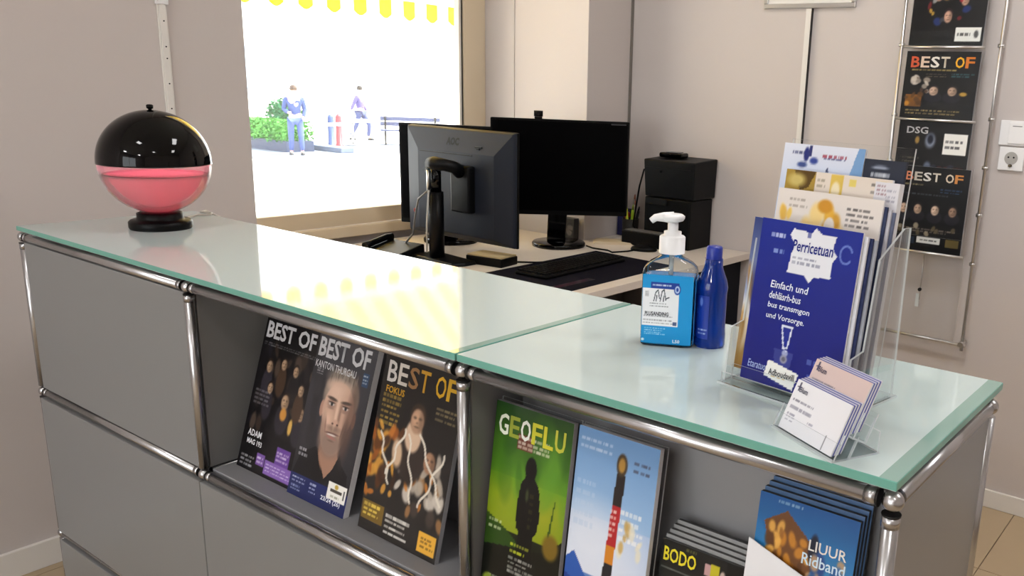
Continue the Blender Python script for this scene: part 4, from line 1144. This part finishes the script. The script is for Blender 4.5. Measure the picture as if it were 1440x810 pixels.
pot = thing('pen_pot', 'dark pen pot on the desk by the printer', 'pot', (-1.850, 2.068, DESK))
MB().lathe([(0, 0), (0.030, 0), (0.031, 0.002), (0.034, 0.078), (0.031, 0.078), (0.028, 0.006), (0, 0.005)], n=28).build('pot', mat('dark_pot', (40, 36, 32), 0.5), pot)
for k, (c, nm, dx, dy, hh, lab) in enumerate([((196, 206, 40), 'highlighter', -0.012, -0.004, 0.115, 'yellow-green highlighter in the pen pot, leftmost of the two'), ((176, 206, 30), 'highlighter', 0.014, -0.010, 0.118, 'green highlighter in the pen pot, right of the yellow one'), ((206, 120, 90), 'pencil', 0.002, 0.012, 0.150, 'tall orange pencil rising from the pen pot'), ((196, 60, 40), 'pen', -0.020, 0.004, 0.10, 'red pen in the pen pot'), ((28, 26, 28), 'pen', 0.020, 0.006, 0.110, 'black pen leaning right in the pen pot'), ((230, 226, 216), 'pen', 0.008, 0.0, 0.135, 'white pen in the pen pot')]):
    p = thing(nm, lab, 'pen', (-1.850 + dx * 0.55, 2.068 + dy * 0.55, DESK + 0.0055), (0, 0, 0), 'pens in the dark pot')
    MB().tube([(0, 0, 0), (dx * 1.0, dy * 1.0, hh * 0.95)], 0.0058, 10).build('barrel', mat('pen_colour', c, 0.4), p)
    MB().tube([(dx * 1.0, dy * 1.0, hh * 0.95), (dx * 1.15, dy * 1.15, hh * 1.12)], [0.0048, 0.0025], 10).build('tip', mat('pen_tip', [int(x * .8) for x in c], 0.4), p)

# printer
pn = thing('small_printer', 'black boxy printer on the desk against the back wall', 'printer', (-1.612, 2.055, DESK))
pb = MB().hexa([(-0.108, -0.075, 0.19), (0.108, -0.070, 0.19), (0.108, 0.088, 0.19), (-0.108, 0.088, 0.19)], [(-0.118, -0.078, 0.330), (0.112, -0.078, 0.330), (0.112, 0.088, 0.338), (-0.118, 0.088, 0.338)])
pb.build('upper_body', M_black_soft, pn, 0.005)
MB().box(-0.112, 0.098, -0.070, 0.088, 0.0, 0.187).build('lower_body', M_black, pn, 0.005)
MB().box(-0.102, -0.006, -0.0775, -0.070, 0.160, 0.186).build('front_flap', M_black_soft, pn, 0.003)
MB().box(-0.104, 0.1, -0.0805, -0.0775, 0.300, 0.3015).build('lid_seam', M_black, pn)
MB().tube([(-0.035, -0.080, 0.287), (-0.035, -0.0775, 0.287)], 0.004, 12).build('button', M_black_gloss, pn)
MB().box(-0.175, 0.038, -0.128, -0.0712, 0.0, 0.055).build('paper_tray', M_black, pn, 0.004)
MB().box(-0.165, 0.030, -0.122, -0.075, 0.0552, 0.0575).build('tray_paper', mat('tray_paper', (92, 92, 94), 0.5), pn)
MB().tube([(-0.112, -0.03, 0.30), (-0.135, -0.05, 0.285), (-0.150, -0.055, 0.22), (-0.165, -0.05, 0.15), (-0.20, -0.02, 0.06), (-0.215, 0.05, 0.005)], 0.0035, 8).build('power_cable', M_black, pn)
dv = thing('card_terminal', 'small black handheld device lying on top of the printer', 'terminal', (-1.652, 2.062, DESK + 0.3355), (0, 0, 0.1))
MB().box(-0.048, 0.052, -0.03, 0.03, 0.001, 0.020).build('device_body', M_black_gloss, dv, 0.007)
MB().box(-0.020, 0.030, -0.024, 0.024, 0.0202, 0.0215).build('device_screen', mat('device_screen', (58, 58, 62), 0.3), dv)

ps = thing('paper_pile', 'low pile of cream papers beside the pen pot', 'paper', (-1.815, 1.925, DESK), (0, 0, math.radians(38)))
for k in range(4):
    MB().box(-0.085 + 0.003 * k, 0.085 - 0.002 * k, -0.05 + 0.002 * k, 0.05, 0.002 * k, 0.002 * k + 0.0018).build('sheet', mat('cream_paper', (214, 200, 176), 0.7), ps)

gb = thing('picture_box', 'small dark box with a faded picture, behind the large monitor', 'box', (-2.005, 1.835, DESK), (0, 0, 0))
MB().box(-0.055, 0.055, 0, 0.03, 0, 0.085).build('box_body', mat('dark_card', (52, 50, 50), 0.6), gb, 0.001)
a = Art(40, 30, (50, 48, 48)); a.blobs(.1, .1, .9, .9, 16, [(90, 86, 84), (36, 36, 40), (110, 104, 100)], .05, .15, .8)
art_mesh('picture', a, 0.10, 0.075, gb, -0.0006, None, 0.005)
bb = thing('blue_box', 'small dark blue box with red mark on the desk by the wall', 'box', (-1.915, 2.115, DESK))
MB().box(-0.014, 0.016, -0.03, 0.03, 0, 0.105).build('box_body', mat('navy_box', (30, 32, 88), 0.5), bb, 0.001)
MB().lathe([(0, -0.016), (0.012, -0.01), (0.016, 0), (0.012, 0.01), (0, 0.016)], (0.026, -0.02, 0.085), 14).build('red_cap', mat('red_cap', (150, 24, 40), 0.4), bb)

ph = thing('desk_phone', 'low black phone on the desk left of the grey monitor', 'phone', (-2.16, 1.14, DESK), (0, 0, math.radians(5)))
MB().hexa([(-0.10, -0.06, 0), (0.08, -0.06, 0), (0.08, 0.07, 0), (-0.10, 0.07, 0)], [(-0.10, -0.058, 0.018), (0.08, -0.058, 0.018), (0.08, 0.068, 0.042), (-0.10, 0.068, 0.042)]).build('phone_body', M_black_soft, ph, 0.005)
MB().tube([(-0.072, -0.055, 0.030), (-0.075, -0.03, 0.036), (-0.075, 0.045, 0.050), (-0.072, 0.065, 0.048)], [0.014, 0.011, 0.011, 0.014], 12).build('handset', M_black, ph)
nt_ = thing('note_pad', 'flat cream notepad lying under the grey monitor', 'notepad', (-1.84, 1.285, DESK), (0, 0, 0.15))
MB().box(-0.07, 0.075, -0.045, 0.045, 0.0, 0.028).build('block', M_black, nt_, 0.003)
MB().box(-0.066, 0.071, -0.041, 0.041, 0.0285, 0.033).build('top_sheet', mat('ochre_paper', (190, 172, 132), 0.6), nt_)
cb = MB().tube([(-1.80, 1.34, DESK + 0.004), (-1.74, 1.40, DESK + 0.003), (-1.70, 1.44, DESK + 0.006), (-1.675, 1.46, DESK + 0.010)], 0.003, 8).build('mouse_cable', M_black)
tag(cb, 'black cable running from the grey monitor to the keyboard', 'cable')
cb = MB().tube([(-1.835, 1.775, DESK + 0.003), (-1.79, 1.755, DESK + 0.003), (-1.72, 1.76, DESK + 0.003), (-1.685, 1.74, DESK + 0.003), (-1.66, 1.80, DESK + 0.003), (-1.655, 1.835, DESK + 0.004)], 0.003, 8).build('mouse_cable', M_black)
tag(cb, 'thin black cable from the large monitor base towards the mouse', 'cable')

# ------------------------------------------------------------------ things on the back wall
fr = thing('poster_frame', 'silver snap frame on the back wall, lower edge in view', 'frame', (-1.173, YW, 1.625))
MB().box(-0.165, 0.165, -0.008, -0.001, 0.004, 0.44).build('poster', mat('poster_white', (226, 224, 222), 0.5), fr)
for b in ((-0.173, 0.173, -0.014, -0.001, -0.004, 0.012), (-0.173, 0.173, -0.014, -0.001, 0.432, 0.448), (-0.173, -0.157, -0.014, -0.001, 0.012, 0.432), (0.157, 0.173, -0.014, -0.001, 0.012, 0.432)):
    MB().box(*b).build('frame_rail', M_steel, fr, 0.002)

sw = thing('light_switch', 'white double light switch on the back wall', 'switch', (-0.435, YW, 1.242))
MB().box(-0.046, 0.046, -0.009, -0.0002, -0.038, 0.038).build('plate', M_white_pl, sw, 0.002)
MB().box(-0.018, 0.040, -0.013, -0.009, -0.032, 0.032).build('rocker', M_white_pl, sw, 0.0015)
MB().box(-0.008, 0.020, -0.0134, -0.013, 0.020, 0.0225).build('print_mark', mat('grey_print', (120, 120, 124), .5), sw)
so = thing('wall_socket', 'white wall socket below the light switch', 'socket', (-0.436, YW, 1.163))
MB().box(-0.038, 0.038, -0.010, -0.0002, -0.036, 0.036).build('plate', M_white_pl, so, 0.002)
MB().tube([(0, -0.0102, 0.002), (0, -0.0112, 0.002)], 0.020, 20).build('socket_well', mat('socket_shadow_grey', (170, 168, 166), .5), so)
for dx in (-0.008, 0.008): MB().tube([(dx, -0.0112, 0.005), (dx, -0.0118, 0.005)], 0.0028, 10).build('hole', M_black, so)
MB().lathe([(0, -0.006), (0.006, -0.003), (0.006, 0.002), (0, 0.005)], (0, -0.012, -0.02), 12).build('earth_contact', mat('brass_dark', (80, 70, 50), .4), so)

# brochure rack
rk = thing('magazine_rack', 'wall rack of two steel tubes with clear magazine pockets', 'rack', (0, 0, 0))
RXL, RXR, RYT = -0.818, -0.505, YW - 0.030
MB().tube([(RXL, RYT, 0.02), (RXL, RYT, CEIL - 0.3)], 0.0052, 12).build('tube', M_steel, rk)
MB().tube([(RXR, RYT, 0.528), (RXR, RYT, CEIL - 0.3)], 0.0052, 12).build('tube', M_steel, rk)
MB().tube([(RXL - 0.012, RYT - 0.006, 0.553), (RXR + 0.012, RYT - 0.006, 0.548)], 0.0055, 12).build('cross_bar', M_steel, rk)
for x in (RXL, RXR):
    for z in (0.553, 0.82, 0.98, 1.13, 1.28, 1.50, 1.75):
        if z == 0.553:
            MB().tube([(x, YW - 0.001, z), (x, RYT - 0.022, z)], 0.009, 14).build('wall_fixing', M_steel, rk)
        else:
            MB().tube([(x - 0.009, RYT, z), (x + 0.009, RYT, z)], 0.0062, 10).build('clamp', M_steel, rk)
# acrylic backs / pockets with bars; cascade from wall outwards towards the bottom
MAGS = [(1.497, 0.055), (1.275, 0.060), (1.1215, 0.070), (0.850, 0.080)]   # bottom z of what is seen, distance of the face from the wall
def rack_sheet(x0, x1, y, za, zb, nm):
    MB().box(x0, x1, y, y + 0.0022, za, zb, side=[1, 1, 0, 1, 0, 1]).build(nm, [M_acryl, M_acryl_edge], rk)
rack_sheet(-0.782, -0.530, RYT - 0.014, 0.552, 0.845, 'empty_pocket')
MB().tube([(-0.660, RYT - 0.016, 0.845), (-0.660, RYT - 0.016, 0.68)], 0.0016, 6).build('hook_rod', M_steel, rk)
MB().tube([(-0.660, RYT - 0.016, 0.715), (-0.660, RYT - 0.024, 0.715)], 0.006, 10).build('screw', M_ring, rk)
MB().box(-0.672, -0.660, RYT - 0.017, RYT - 0.0145, 0.655, 0.70).build('hook_plate', M_acryl_edge, rk)

def rack_mag(lab, xc, zb, h, d, w, art, lean=0.06):
    y = YW - d
    t, cv = booklet('magazine', lab, 'magazine', (xc, y, zb), lean, 0.0, w, h, 0.010, art, 'magazines in the wall rack')
    bar = MB().tube([(xc - w / 2 - 0.012, y - 0.006, zb - 0.004), (xc + w / 2 + 0.012, y - 0.006, zb - 0.004)], 0.0045, 10)
    bar.build('pocket_bar', M_steel, rk)
    MB().box(xc - w / 2 - 0.006, xc + w / 2 + 0.006, y - 0.0035, y - 0.0018, zb - 0.002, zb + 0.05, side=[1, 1, 0, 1, 0, 1]).build('pocket_front', [M_acryl, M_acryl_edge], rk)
    Mx = Matrix.Translation((xc, y, zb)) @ Matrix.Rotation(-lean, 4, 'X')
    MB().box(-w / 2 - 0.006, w / 2 + 0.006, 0.0115, 0.0135, -0.004, h + 0.004, side=[1, 1, 0, 1, 0, 1], M=Mx).build('pocket_back', [M_acryl, M_acryl_edge], rk)
    return t, cv
BLK = (10, 10, 13)
def faces_row(a, y, r, xs, hair=(30, 26, 26)):
    for i, x in enumerate(xs):
        a.ell(x, y - r * 1.3, r * 1.6, r * 1.1, (26, 26, 34), .1)
        a.face(x, y, r, [(196, 166, 146), (178, 150, 130), (206, 180, 160), (160, 130, 110)][i % 4], hair, 0.8)
a = Art(80, 90, BLK)
a.blobs(0.05, .25, .95, .95, 30, [(110, 30, 36), (30, 50, 110), (170, 130, 60), (60, 60, 70), (150, 150, 150)], .02, .06)
for (x, y) in [(.22, .8), (.55, .85), (.85, .75), (.35, .55), (.7, .5), (.5, .32)]: a.face(x, y, .065, (190, 150, 130), (40, 26, 30), .9)
a.blobs(0.05, .3, .95, .7, 10, [(150, 30, 40), (190, 150, 60)], .015, .03)
a.rect(.62, .06, .96, .20, (236, 236, 232)).lines(.65, .09, .85, .16, 1, (60, 60, 60), .9).ell(.9, .13, .03, .04, (90, 90, 90), .2)
rack_mag('black magazine with crowd of faces, topmost in the wall rack', -0.672, MAGS[0][0], 0.28, MAGS[0][1], 0.230, a)

a = Art(90, 90, BLK)
a.lines(.10, .70, .90, .74, 1, (170, 150, 90), .8).lines(.30, .62, .60, .67, 2, (120, 110, 90), .7).lines(.64, .62, .95, .68, 2, (60, 120, 130), .6)
a.blobs(.08, .40, .35, .62, 12, [(150, 140, 130), (196, 186, 176), (70, 50, 40)], .02, .05)
a.rect(.06, .18, .28, .36, (150, 96, 30), .8).blobs(.06, .18, .28, .36, 8, [(206, 140, 40), (90, 60, 30)], .02, .05)
faces_row(a, .42, .075, [.43, .68])
a.lines(.08, .06, .95, .15, 2, (186, 160, 100), .8).ell(.83, .38, .05, .03, (176, 140, 60), .3)
t, cv = rack_mag('black magazine with multicoloured title, second from the top of the wall rack', -0.673, MAGS[1][0] - 0.002, 0.208, MAGS[1][1], 0.234, a)
big_title(cv, 'BEST OF', -0.100, 0.158, 0.205, 0.034, [(196, 90, 60), (214, 190, 170), (226, 222, 214), (206, 196, 180), 0, (226, 170, 50), (206, 120, 50)], 0.02)

a = Art(90, 80, BLK)
a.rect(.64, .55, .95, .82, (232, 232, 230)).lines(.67, .6, .92, .76, 2, (70, 70, 74), .9)
a.ell(.28, .72, .03, .05, (150, 120, 60), .3).ell(.46, .72, .07, .1, (120, 130, 150), .3).ell(.46, .74, .04, .06, (20, 24, 40), .3).ell(.46, .36, .05, .08, (90, 100, 120), .3).lines(.1, .4, .35, .5, 2, (120, 110, 90), .6).lines(.6, .3, .95, .4, 2, (120, 60, 60), .6)
a.blobs(.05, .05, .95, .45, 14, [(40, 44, 60), (90, 60, 50), (60, 70, 90)], .02, .05)
t, cv = rack_mag('black magazine with a white sticker, third from the top of the wall rack', -0.672, MAGS[2][0] - 0.085, 0.232, MAGS[2][1] - 0.006, 0.234, a)
text(cv, 'DSG', -0.090, 0.188, 0.070, 0.022, (176, 176, 180), bold=0.02)

a = Art(90, 110, BLK)
a.lines(.05, .76, .40, .80, 1, (160, 150, 110), .7).lines(.62, .70, .92, .76, 2, (60, 100, 150), .7).lines(.1, .66, .9, .69, 1, (90, 100, 110), .6)
faces_row(a, .50, .065, [.14, .34, .58, .82])
a.lines(.08, .22, .95, .28, 2, (150, 140, 130), .7).blobs(.06, .18, .95, .30, 10, [(120, 110, 100), (90, 80, 60), (150, 140, 120)], .02, .04)
a.rect(.38, .10, .70, .17, (230, 230, 228)).lines(.42, .115, .66, .155, 1, (70, 70, 70), .9).rect(.78, .08, .96, .17, (150, 130, 70), .7).rect(.08, .08, .34, .16, (60, 80, 110), .6)
t, cv = rack_mag('black magazine with four portraits, lowest in the wall rack', -0.652, MAGS[3][0], 0.272, MAGS[3][1], 0.234, a, 0.03)
big_title(cv, 'BEST OF', -0.090, 0.226, 0.190, 0.028, [(206, 130, 100), (186, 180, 170), (210, 210, 210), (196, 190, 180), 0, (214, 200, 180), (206, 140, 80)], 0.02)

# ------------------------------------------------------------------ the street outside
GZ = -0.65
structure('ground', MB().box(-70, 40, -45, 70, GZ - 0.2, GZ), mat('pale_paving', (206, 204, 200), 0.8, var=0.04))
MB().hexa([(-22.7, 11.6, GZ), (-19.6, 9.8, GZ), (-19.5, 26.0, GZ), (-22.3, 26.0, GZ)], [(-22.7, 11.6, GZ + .004), (-19.6, 9.8, GZ + .004), (-19.5, 26.0, GZ + .004), (-22.3, 26.0, GZ + .004)]).build('shadow_band', mat('shadow_band', (96, 104, 118), .8, var=.1), bpy.data.objects['ground'])  # shadow band under the people, painted as a darker bluish strip
fac = thing('far_building', 'pale building across the square, lost in the glare', 'building', (-42, 30, GZ))
MB().box(-8, 8, -14, 14, 0, 9).build('wall', mat('pale_facade', (226, 224, 220), 0.8), fac)
for i in range(5):
    for j in range(2):
        w_ = MB().box(7.98, 8.03, -11.5 + i * 5, -9.7 + i * 5, 1.2 + j * 4, 3.2 + j * 4).build('window', M_white, fac)
        MB().box(8.031, 8.04, -11.3 + i * 5, -9.9 + i * 5, 1.35 + j * 4, 3.05 + j * 4).build('pane', mat('far_pane', (150, 170, 190), 0.2), w_)

# awning over the window: striped canopy and scalloped valance
aw = thing('awning', 'yellow and white striped awning over the shop window', 'awning', (0, 0, 0))
M_yel = glowy('awning_yellow', (255, 214, 0), 0.6, 0.0, 0.6)
M_wht = glowy('awning_white', (250, 246, 226), 0.6, 0.0, 0.6)
M_canW = glowy('awning_cream', (255, 238, 180), 0.6, 0.0, 0.6)
M_canY = glowy('awning_pale_yellow', (255, 228, 120), 0.6, 0.0, 0.6)
AX, AZ = -3.5, 1.712
sw_ = 0.0735
n_st = 40
y_start = 0.1
canY, canW = MB(), MB()
for i in range(n_st):
    ya, yb = y_start + i * sw_, y_start + (i + 1) * sw_
    z_t = AZ
    pts = [(yb, z_t), (ya, z_t)]
    for q in range(9):
        u = q / 8
        pts.append((ya + (yb - ya) * u, z_t - 0.080 - (0.020 * math.sin(PI * u) if i % 2 == 0 else 0.0 - 0.014 * math.sin(PI * u))))
    v0 = MB(); n = len(pts)
    v0.v += [(AX, y, z) for y, z in pts] + [(AX + 0.002, y, z) for y, z in pts]
    v0.face(list(range(n))); v0.face(list(reversed(range(n, 2 * n))))
    for k in range(n):
        k2 = (k + 1) % n
        v0.face([k, n + k, n + k2, k2])
    v0.build('valance_stripe', M_yel if i % 2 == 0 else M_wht, aw)
    MB().hexa([(AX, ya, AZ), (AX, yb, AZ), (-2.72, yb, 2.42), (-2.72, ya, 2.42)], [(AX, ya, AZ + .003), (AX, yb, AZ + .003), (-2.72, yb, 2.423), (-2.72, ya, 2.423)]).build('canopy_stripe', M_canY if i % 2 == 0 else M_canW, aw)
MB().tube([(AX + 0.02, y_start, AZ + 0.01), (AX + 0.02, y_start + n_st * sw_, AZ + 0.01)], 0.018, 12).build('front_rail', M_white_pl, aw)
MB().box(-2.75, -2.56, y_start, y_start + n_st * sw_, 2.40, 2.52).build('cassette', M_white_pl, aw)

# hedge with plants
hg = thing('hedge', 'clipped green hedge at the left of the window view', 'hedge', (-22.2, 13.0, GZ))
M_leaf = mat('hedge_leaf', (62, 128, 40), 0.6, var=0.3)
lf = MB()
for _ in range(5000):
    p = Vector((random.uniform(-1.3, 1.3), random.uniform(-0.45, 0.45), random.uniform(0.25, 0.78)))
    s_ = random.uniform(0.03, 0.06)
    d1 = Vector((random.gauss(0, 1), random.gauss(0, 1), random.gauss(0, 1))).normalized() * s_
    d2 = d1.orthogonal().normalized() * s_ * 0.6
    b = len(lf.v); lf.v += [tuple(p - d1), tuple(p + d2), tuple(p + d1), tuple(p - d2)]; lf.face([b, b + 1, b + 2, b + 3])
o = lf.build('hedge_leaves', M_leaf, hg); o['kind'] = 'stuff'
MB().box(-1.35, 1.35, -0.4, 0.4, 0, 0.28).build('planter', mat('planter_blue_grey', (40, 50, 76), 0.6), hg)
bs = thing('shrub', 'round dark green shrub standing behind the hedge', 'shrub', (-23.4, 14.2, GZ))
lf = MB()
for _ in range(1600):
    d = Vector((random.gauss(0, 1), random.gauss(0, 1), random.gauss(0, 1))).normalized() * random.uniform(0.3, 1.0)
    p = Vector((d.x * 0.5, d.y * 0.5, 0.85 + d.z * 0.45))
    s_ = random.uniform(0.04, 0.07)
    d1 = Vector((random.gauss(0, 1), random.gauss(0, 1), random.gauss(0, 1))).normalized() * s_
    d2 = d1.orthogonal().normalized() * s_ * 0.6
    b = len(lf.v); lf.v += [tuple(p - d1), tuple(p + d2), tuple(p + d1), tuple(p - d2)]; lf.face([b, b + 1, b + 2, b + 3])
o = lf.build('shrub_leaves', mat('shrub_leaf', (30, 92, 50), 0.6, var=0.3), bs); o['kind'] = 'stuff'
MB().tube([(0, 0, 0), (0, 0, 0.6)], 0.05, 8).build('stem', mat('bark', (80, 60, 44), .8), bs)

# people outside
def person(label, loc, yaw, joints, coat, trousers, hair):
    t = thing('person', label, 'person', loc, (0, 0, yaw))
    def skin(name, chains, m, sub=1):
        vs_, es, rs = [], [], []
        idx = {}
        for ch in chains:
            prev = None
            for (key, r_) in ch:
                p = joints[key] if isinstance(key, str) else key
                kk = tuple(p)
                if kk not in idx:
                    idx[kk] = len(vs_); vs_.append(p); rs.append(r_)
                if prev is not None and prev != idx[kk]: es.append((prev, idx[kk]))
                prev = idx[kk]
        me = bpy.data.meshes.new(name); me.from_pydata(vs_, es, [])
        o = bpy.data.objects.new(name, me); COL.objects.link(o); o.parent = t
        sk = o.modifiers.new('skin', 'SKIN')
        lay = me.skin_vertices[0].data if me.skin_vertices else None
        if lay is None:
            bm_ = __import__('bmesh').new(); bm_.from_mesh(me); bm_.verts.layers.skin.verify(); bm_.to_mesh(me); bm_.free()
            lay = me.skin_vertices[0].data
        for i, r_ in enumerate(rs): lay[i].radius = r_ if isinstance(r_, tuple) else (r_, r_)
        lay[0].use_root = True
        su = o.modifiers.new('subsurf', 'SUBSURF'); su.levels = sub; su.render_levels = sub
        me.materials.append(m); sk.use_smooth_shade = True
        return o
    M_skin = mat('skin', (206, 160, 136), .6)
    J = joints
    skin('body', [[('pelvis', .11), ('belly', .105), ('chest', .12), ('neck', .05), ('head', .085), ('crown', .075)], [('chest', .12), ('shl', .06), ('ell', .042), ('wrl', .03), ('hal', .035)], [('chest', .12), ('shr', .06), ('elr', .042), ('wrr', .03), ('har', .035)],
                  [('pelvis', .11), ('hil', .085), ('knl', .055), ('anl', .04), ('tol', .035)], [('pelvis', .11), ('hir', .085), ('knr', .055), ('anr', .04), ('tor', .035)]], M_skin)
    skin('jacket', [[('pelvis', (.15, .12)), ('belly', (.15, .12)), ('chest', (.17, .13)), ], [('chest', (.17, .13)), ('shl', .075), ('ell', .058), ('wrl', .047)], [('chest', (.17, .13)), ('shr', .075), ('elr', .058), ('wrr', .047)]], mat('jacket', coat, .8))
    skin('trousers', [[('pelvis', (.145, .12)), ('hil', .1), ('knl', .075), ('anl', .062)], [('pelvis', (.145, .12)), ('hir', .1), ('knr', .075), ('anr', .062)]], mat('trousers', trousers, .8))
    hd_ = J['crown']
    MB().lathe([(0.093 * math.sin(PI * i / 16), 0.10 * -math.cos(PI * i / 16)) for i in range(6, 17)], (hd_[0], hd_[1] + 0.015, hd_[2] - 0.005), 16).build('hair', mat('hair', hair, .7), t)
    for s in ('tol', 'tor'):
        p = J[s]
        MB().lathe([(0, 0), (0.05, 0), (0.055, 0.03), (0.045, 0.07), (0, 0.085)], (p[0], p[1] + 0.05, 0), 14, sx=0.95, sy=2.3).build('shoe', mat('shoe', (40, 40, 44), .6), t)
    return t
J1 = dict(pelvis=(0, 0, .92), belly=(0, 0.01, 1.10), chest=(0, 0.01, 1.32), neck=(0, 0, 1.47), head=(0, -0.02, 1.56), crown=(0, -0.01, 1.64), shl=(.19, .01, 1.38), ell=(.24, .04, 1.12), wrl=(.20, -.10, .94), hal=(.18, -.16, .90), shr=(-.19, .01, 1.38), elr=(-.25, .02, 1.12), wrr=(-.14, -.20, 1.05), har=(-.08, -.25, 1.06), hil=(.10, 0, .85), knl=(.12, -.02, .48), anl=(.13, .02, .09), tol=(.14, -.12, .04), hir=(-.10, 0, .85), knr=(-.11, -.03, .48), anr=(-.12, .02, .09), tor=(-.13, -.12, .04))
person('person in a dark blue jacket and jeans standing beside the hedge', (-20.1, 12.4, GZ), 1.0, J1, (44, 60, 108), (62, 78, 130), (60, 44, 34))
J2 = dict(J1); J2.update(knl=(.14, -.22, .50), anl=(.14, -.16, .12), tol=(.14, -.30, .06), knr=(-.11, .10, .48), anr=(-.12, .30, .14), tor=(-.12, .20, .05), wrr=(-.28, .18, .96), har=(-.28, .2, .9), elr=(-.25, .10, 1.14))
person('person in a violet jacket walking beyond the white table', (-24.2, 17.4, GZ), 2.0, J2, (84, 76, 130), (56, 64, 104), (40, 34, 30))

# street furniture
tb = thing('street_table', 'white round table on the pavement in the middle of the window', 'table', (-22.6, 15.9, GZ))
MB().lathe([(0, 0.70), (0.75, 0.70), (0.76, 0.72), (0.75, 0.74), (0, 0.74)], n=28).build('table_top', M_white_pl, tb)
MB().tube([(0, 0, 0.03), (0, 0, 0.70)], 0.04, 10).build('post', M_steel, tb)
MB().lathe([(0, 0), (0.3, 0), (0.28, 0.03), (0, 0.04)], n=20).build('foot', M_steel, tb)
for k, (x, y, c, lab) in enumerate([(-22.0, 15.0, (150, 40, 50), 'red post left of the white street table'), (-21.8, 14.6, (40, 60, 110), 'blue post beside the red one')]):
    p = thing('street_bollard', lab, 'bollard', (x, y, GZ), group='bollards in front of the street table')
    MB().lathe([(0, 0), (0.13, 0), (0.13, 0.06), (0.09, 0.08), (0.085, 0.85), (0.05, 0.92), (0, 0.94)], n=16).build('post', mat('bollard_paint', c, .5), p)
    MB().lathe([(0.087, 0.6), (0.091, 0.6), (0.091, 0.7), (0.087, 0.7)], n=16).build('band', M_white_pl, p)
bn = thing('park_bench', 'blue grey bench at the right of the window view', 'bench', (-21.9, 17.5, GZ), (0, 0, 0.9))
for k in range(3): MB().box(-0.9, 0.9, -0.22 + k * 0.15, -0.10 + k * 0.15, 0.42, 0.46).build('slat', mat('bench_wood', (70, 76, 106), .7), bn)
for k in range(2): MB().box(-0.9, 0.9, 0.24, 0.27, 0.56 + k * 0.16, 0.68 + k * 0.16).build('slat', mat('bench_wood', (70, 76, 106), .7), bn)
for x in (-0.75, 0.75): MB().box(x - 0.03, x + 0.03, -0.2, 0.24, 0, 0.42).box(x - 0.03, x + 0.03, 0.2, 0.24, 0.42, 0.86).build('bench_frame', M_ring, bn)
pb_ = thing('planter_box', 'low grey planter on the kerb outside', 'planter', (-20.9, 13.9, GZ))
MB().box(-0.8, 0.8, -0.2, 0.2, 0, 0.14).build('trough', mat('planter_grey', (90, 100, 120), .7), pb_, 0.02)

scene.cycles.transparent_max_bounces = 24
scene.cycles.max_bounces = 10
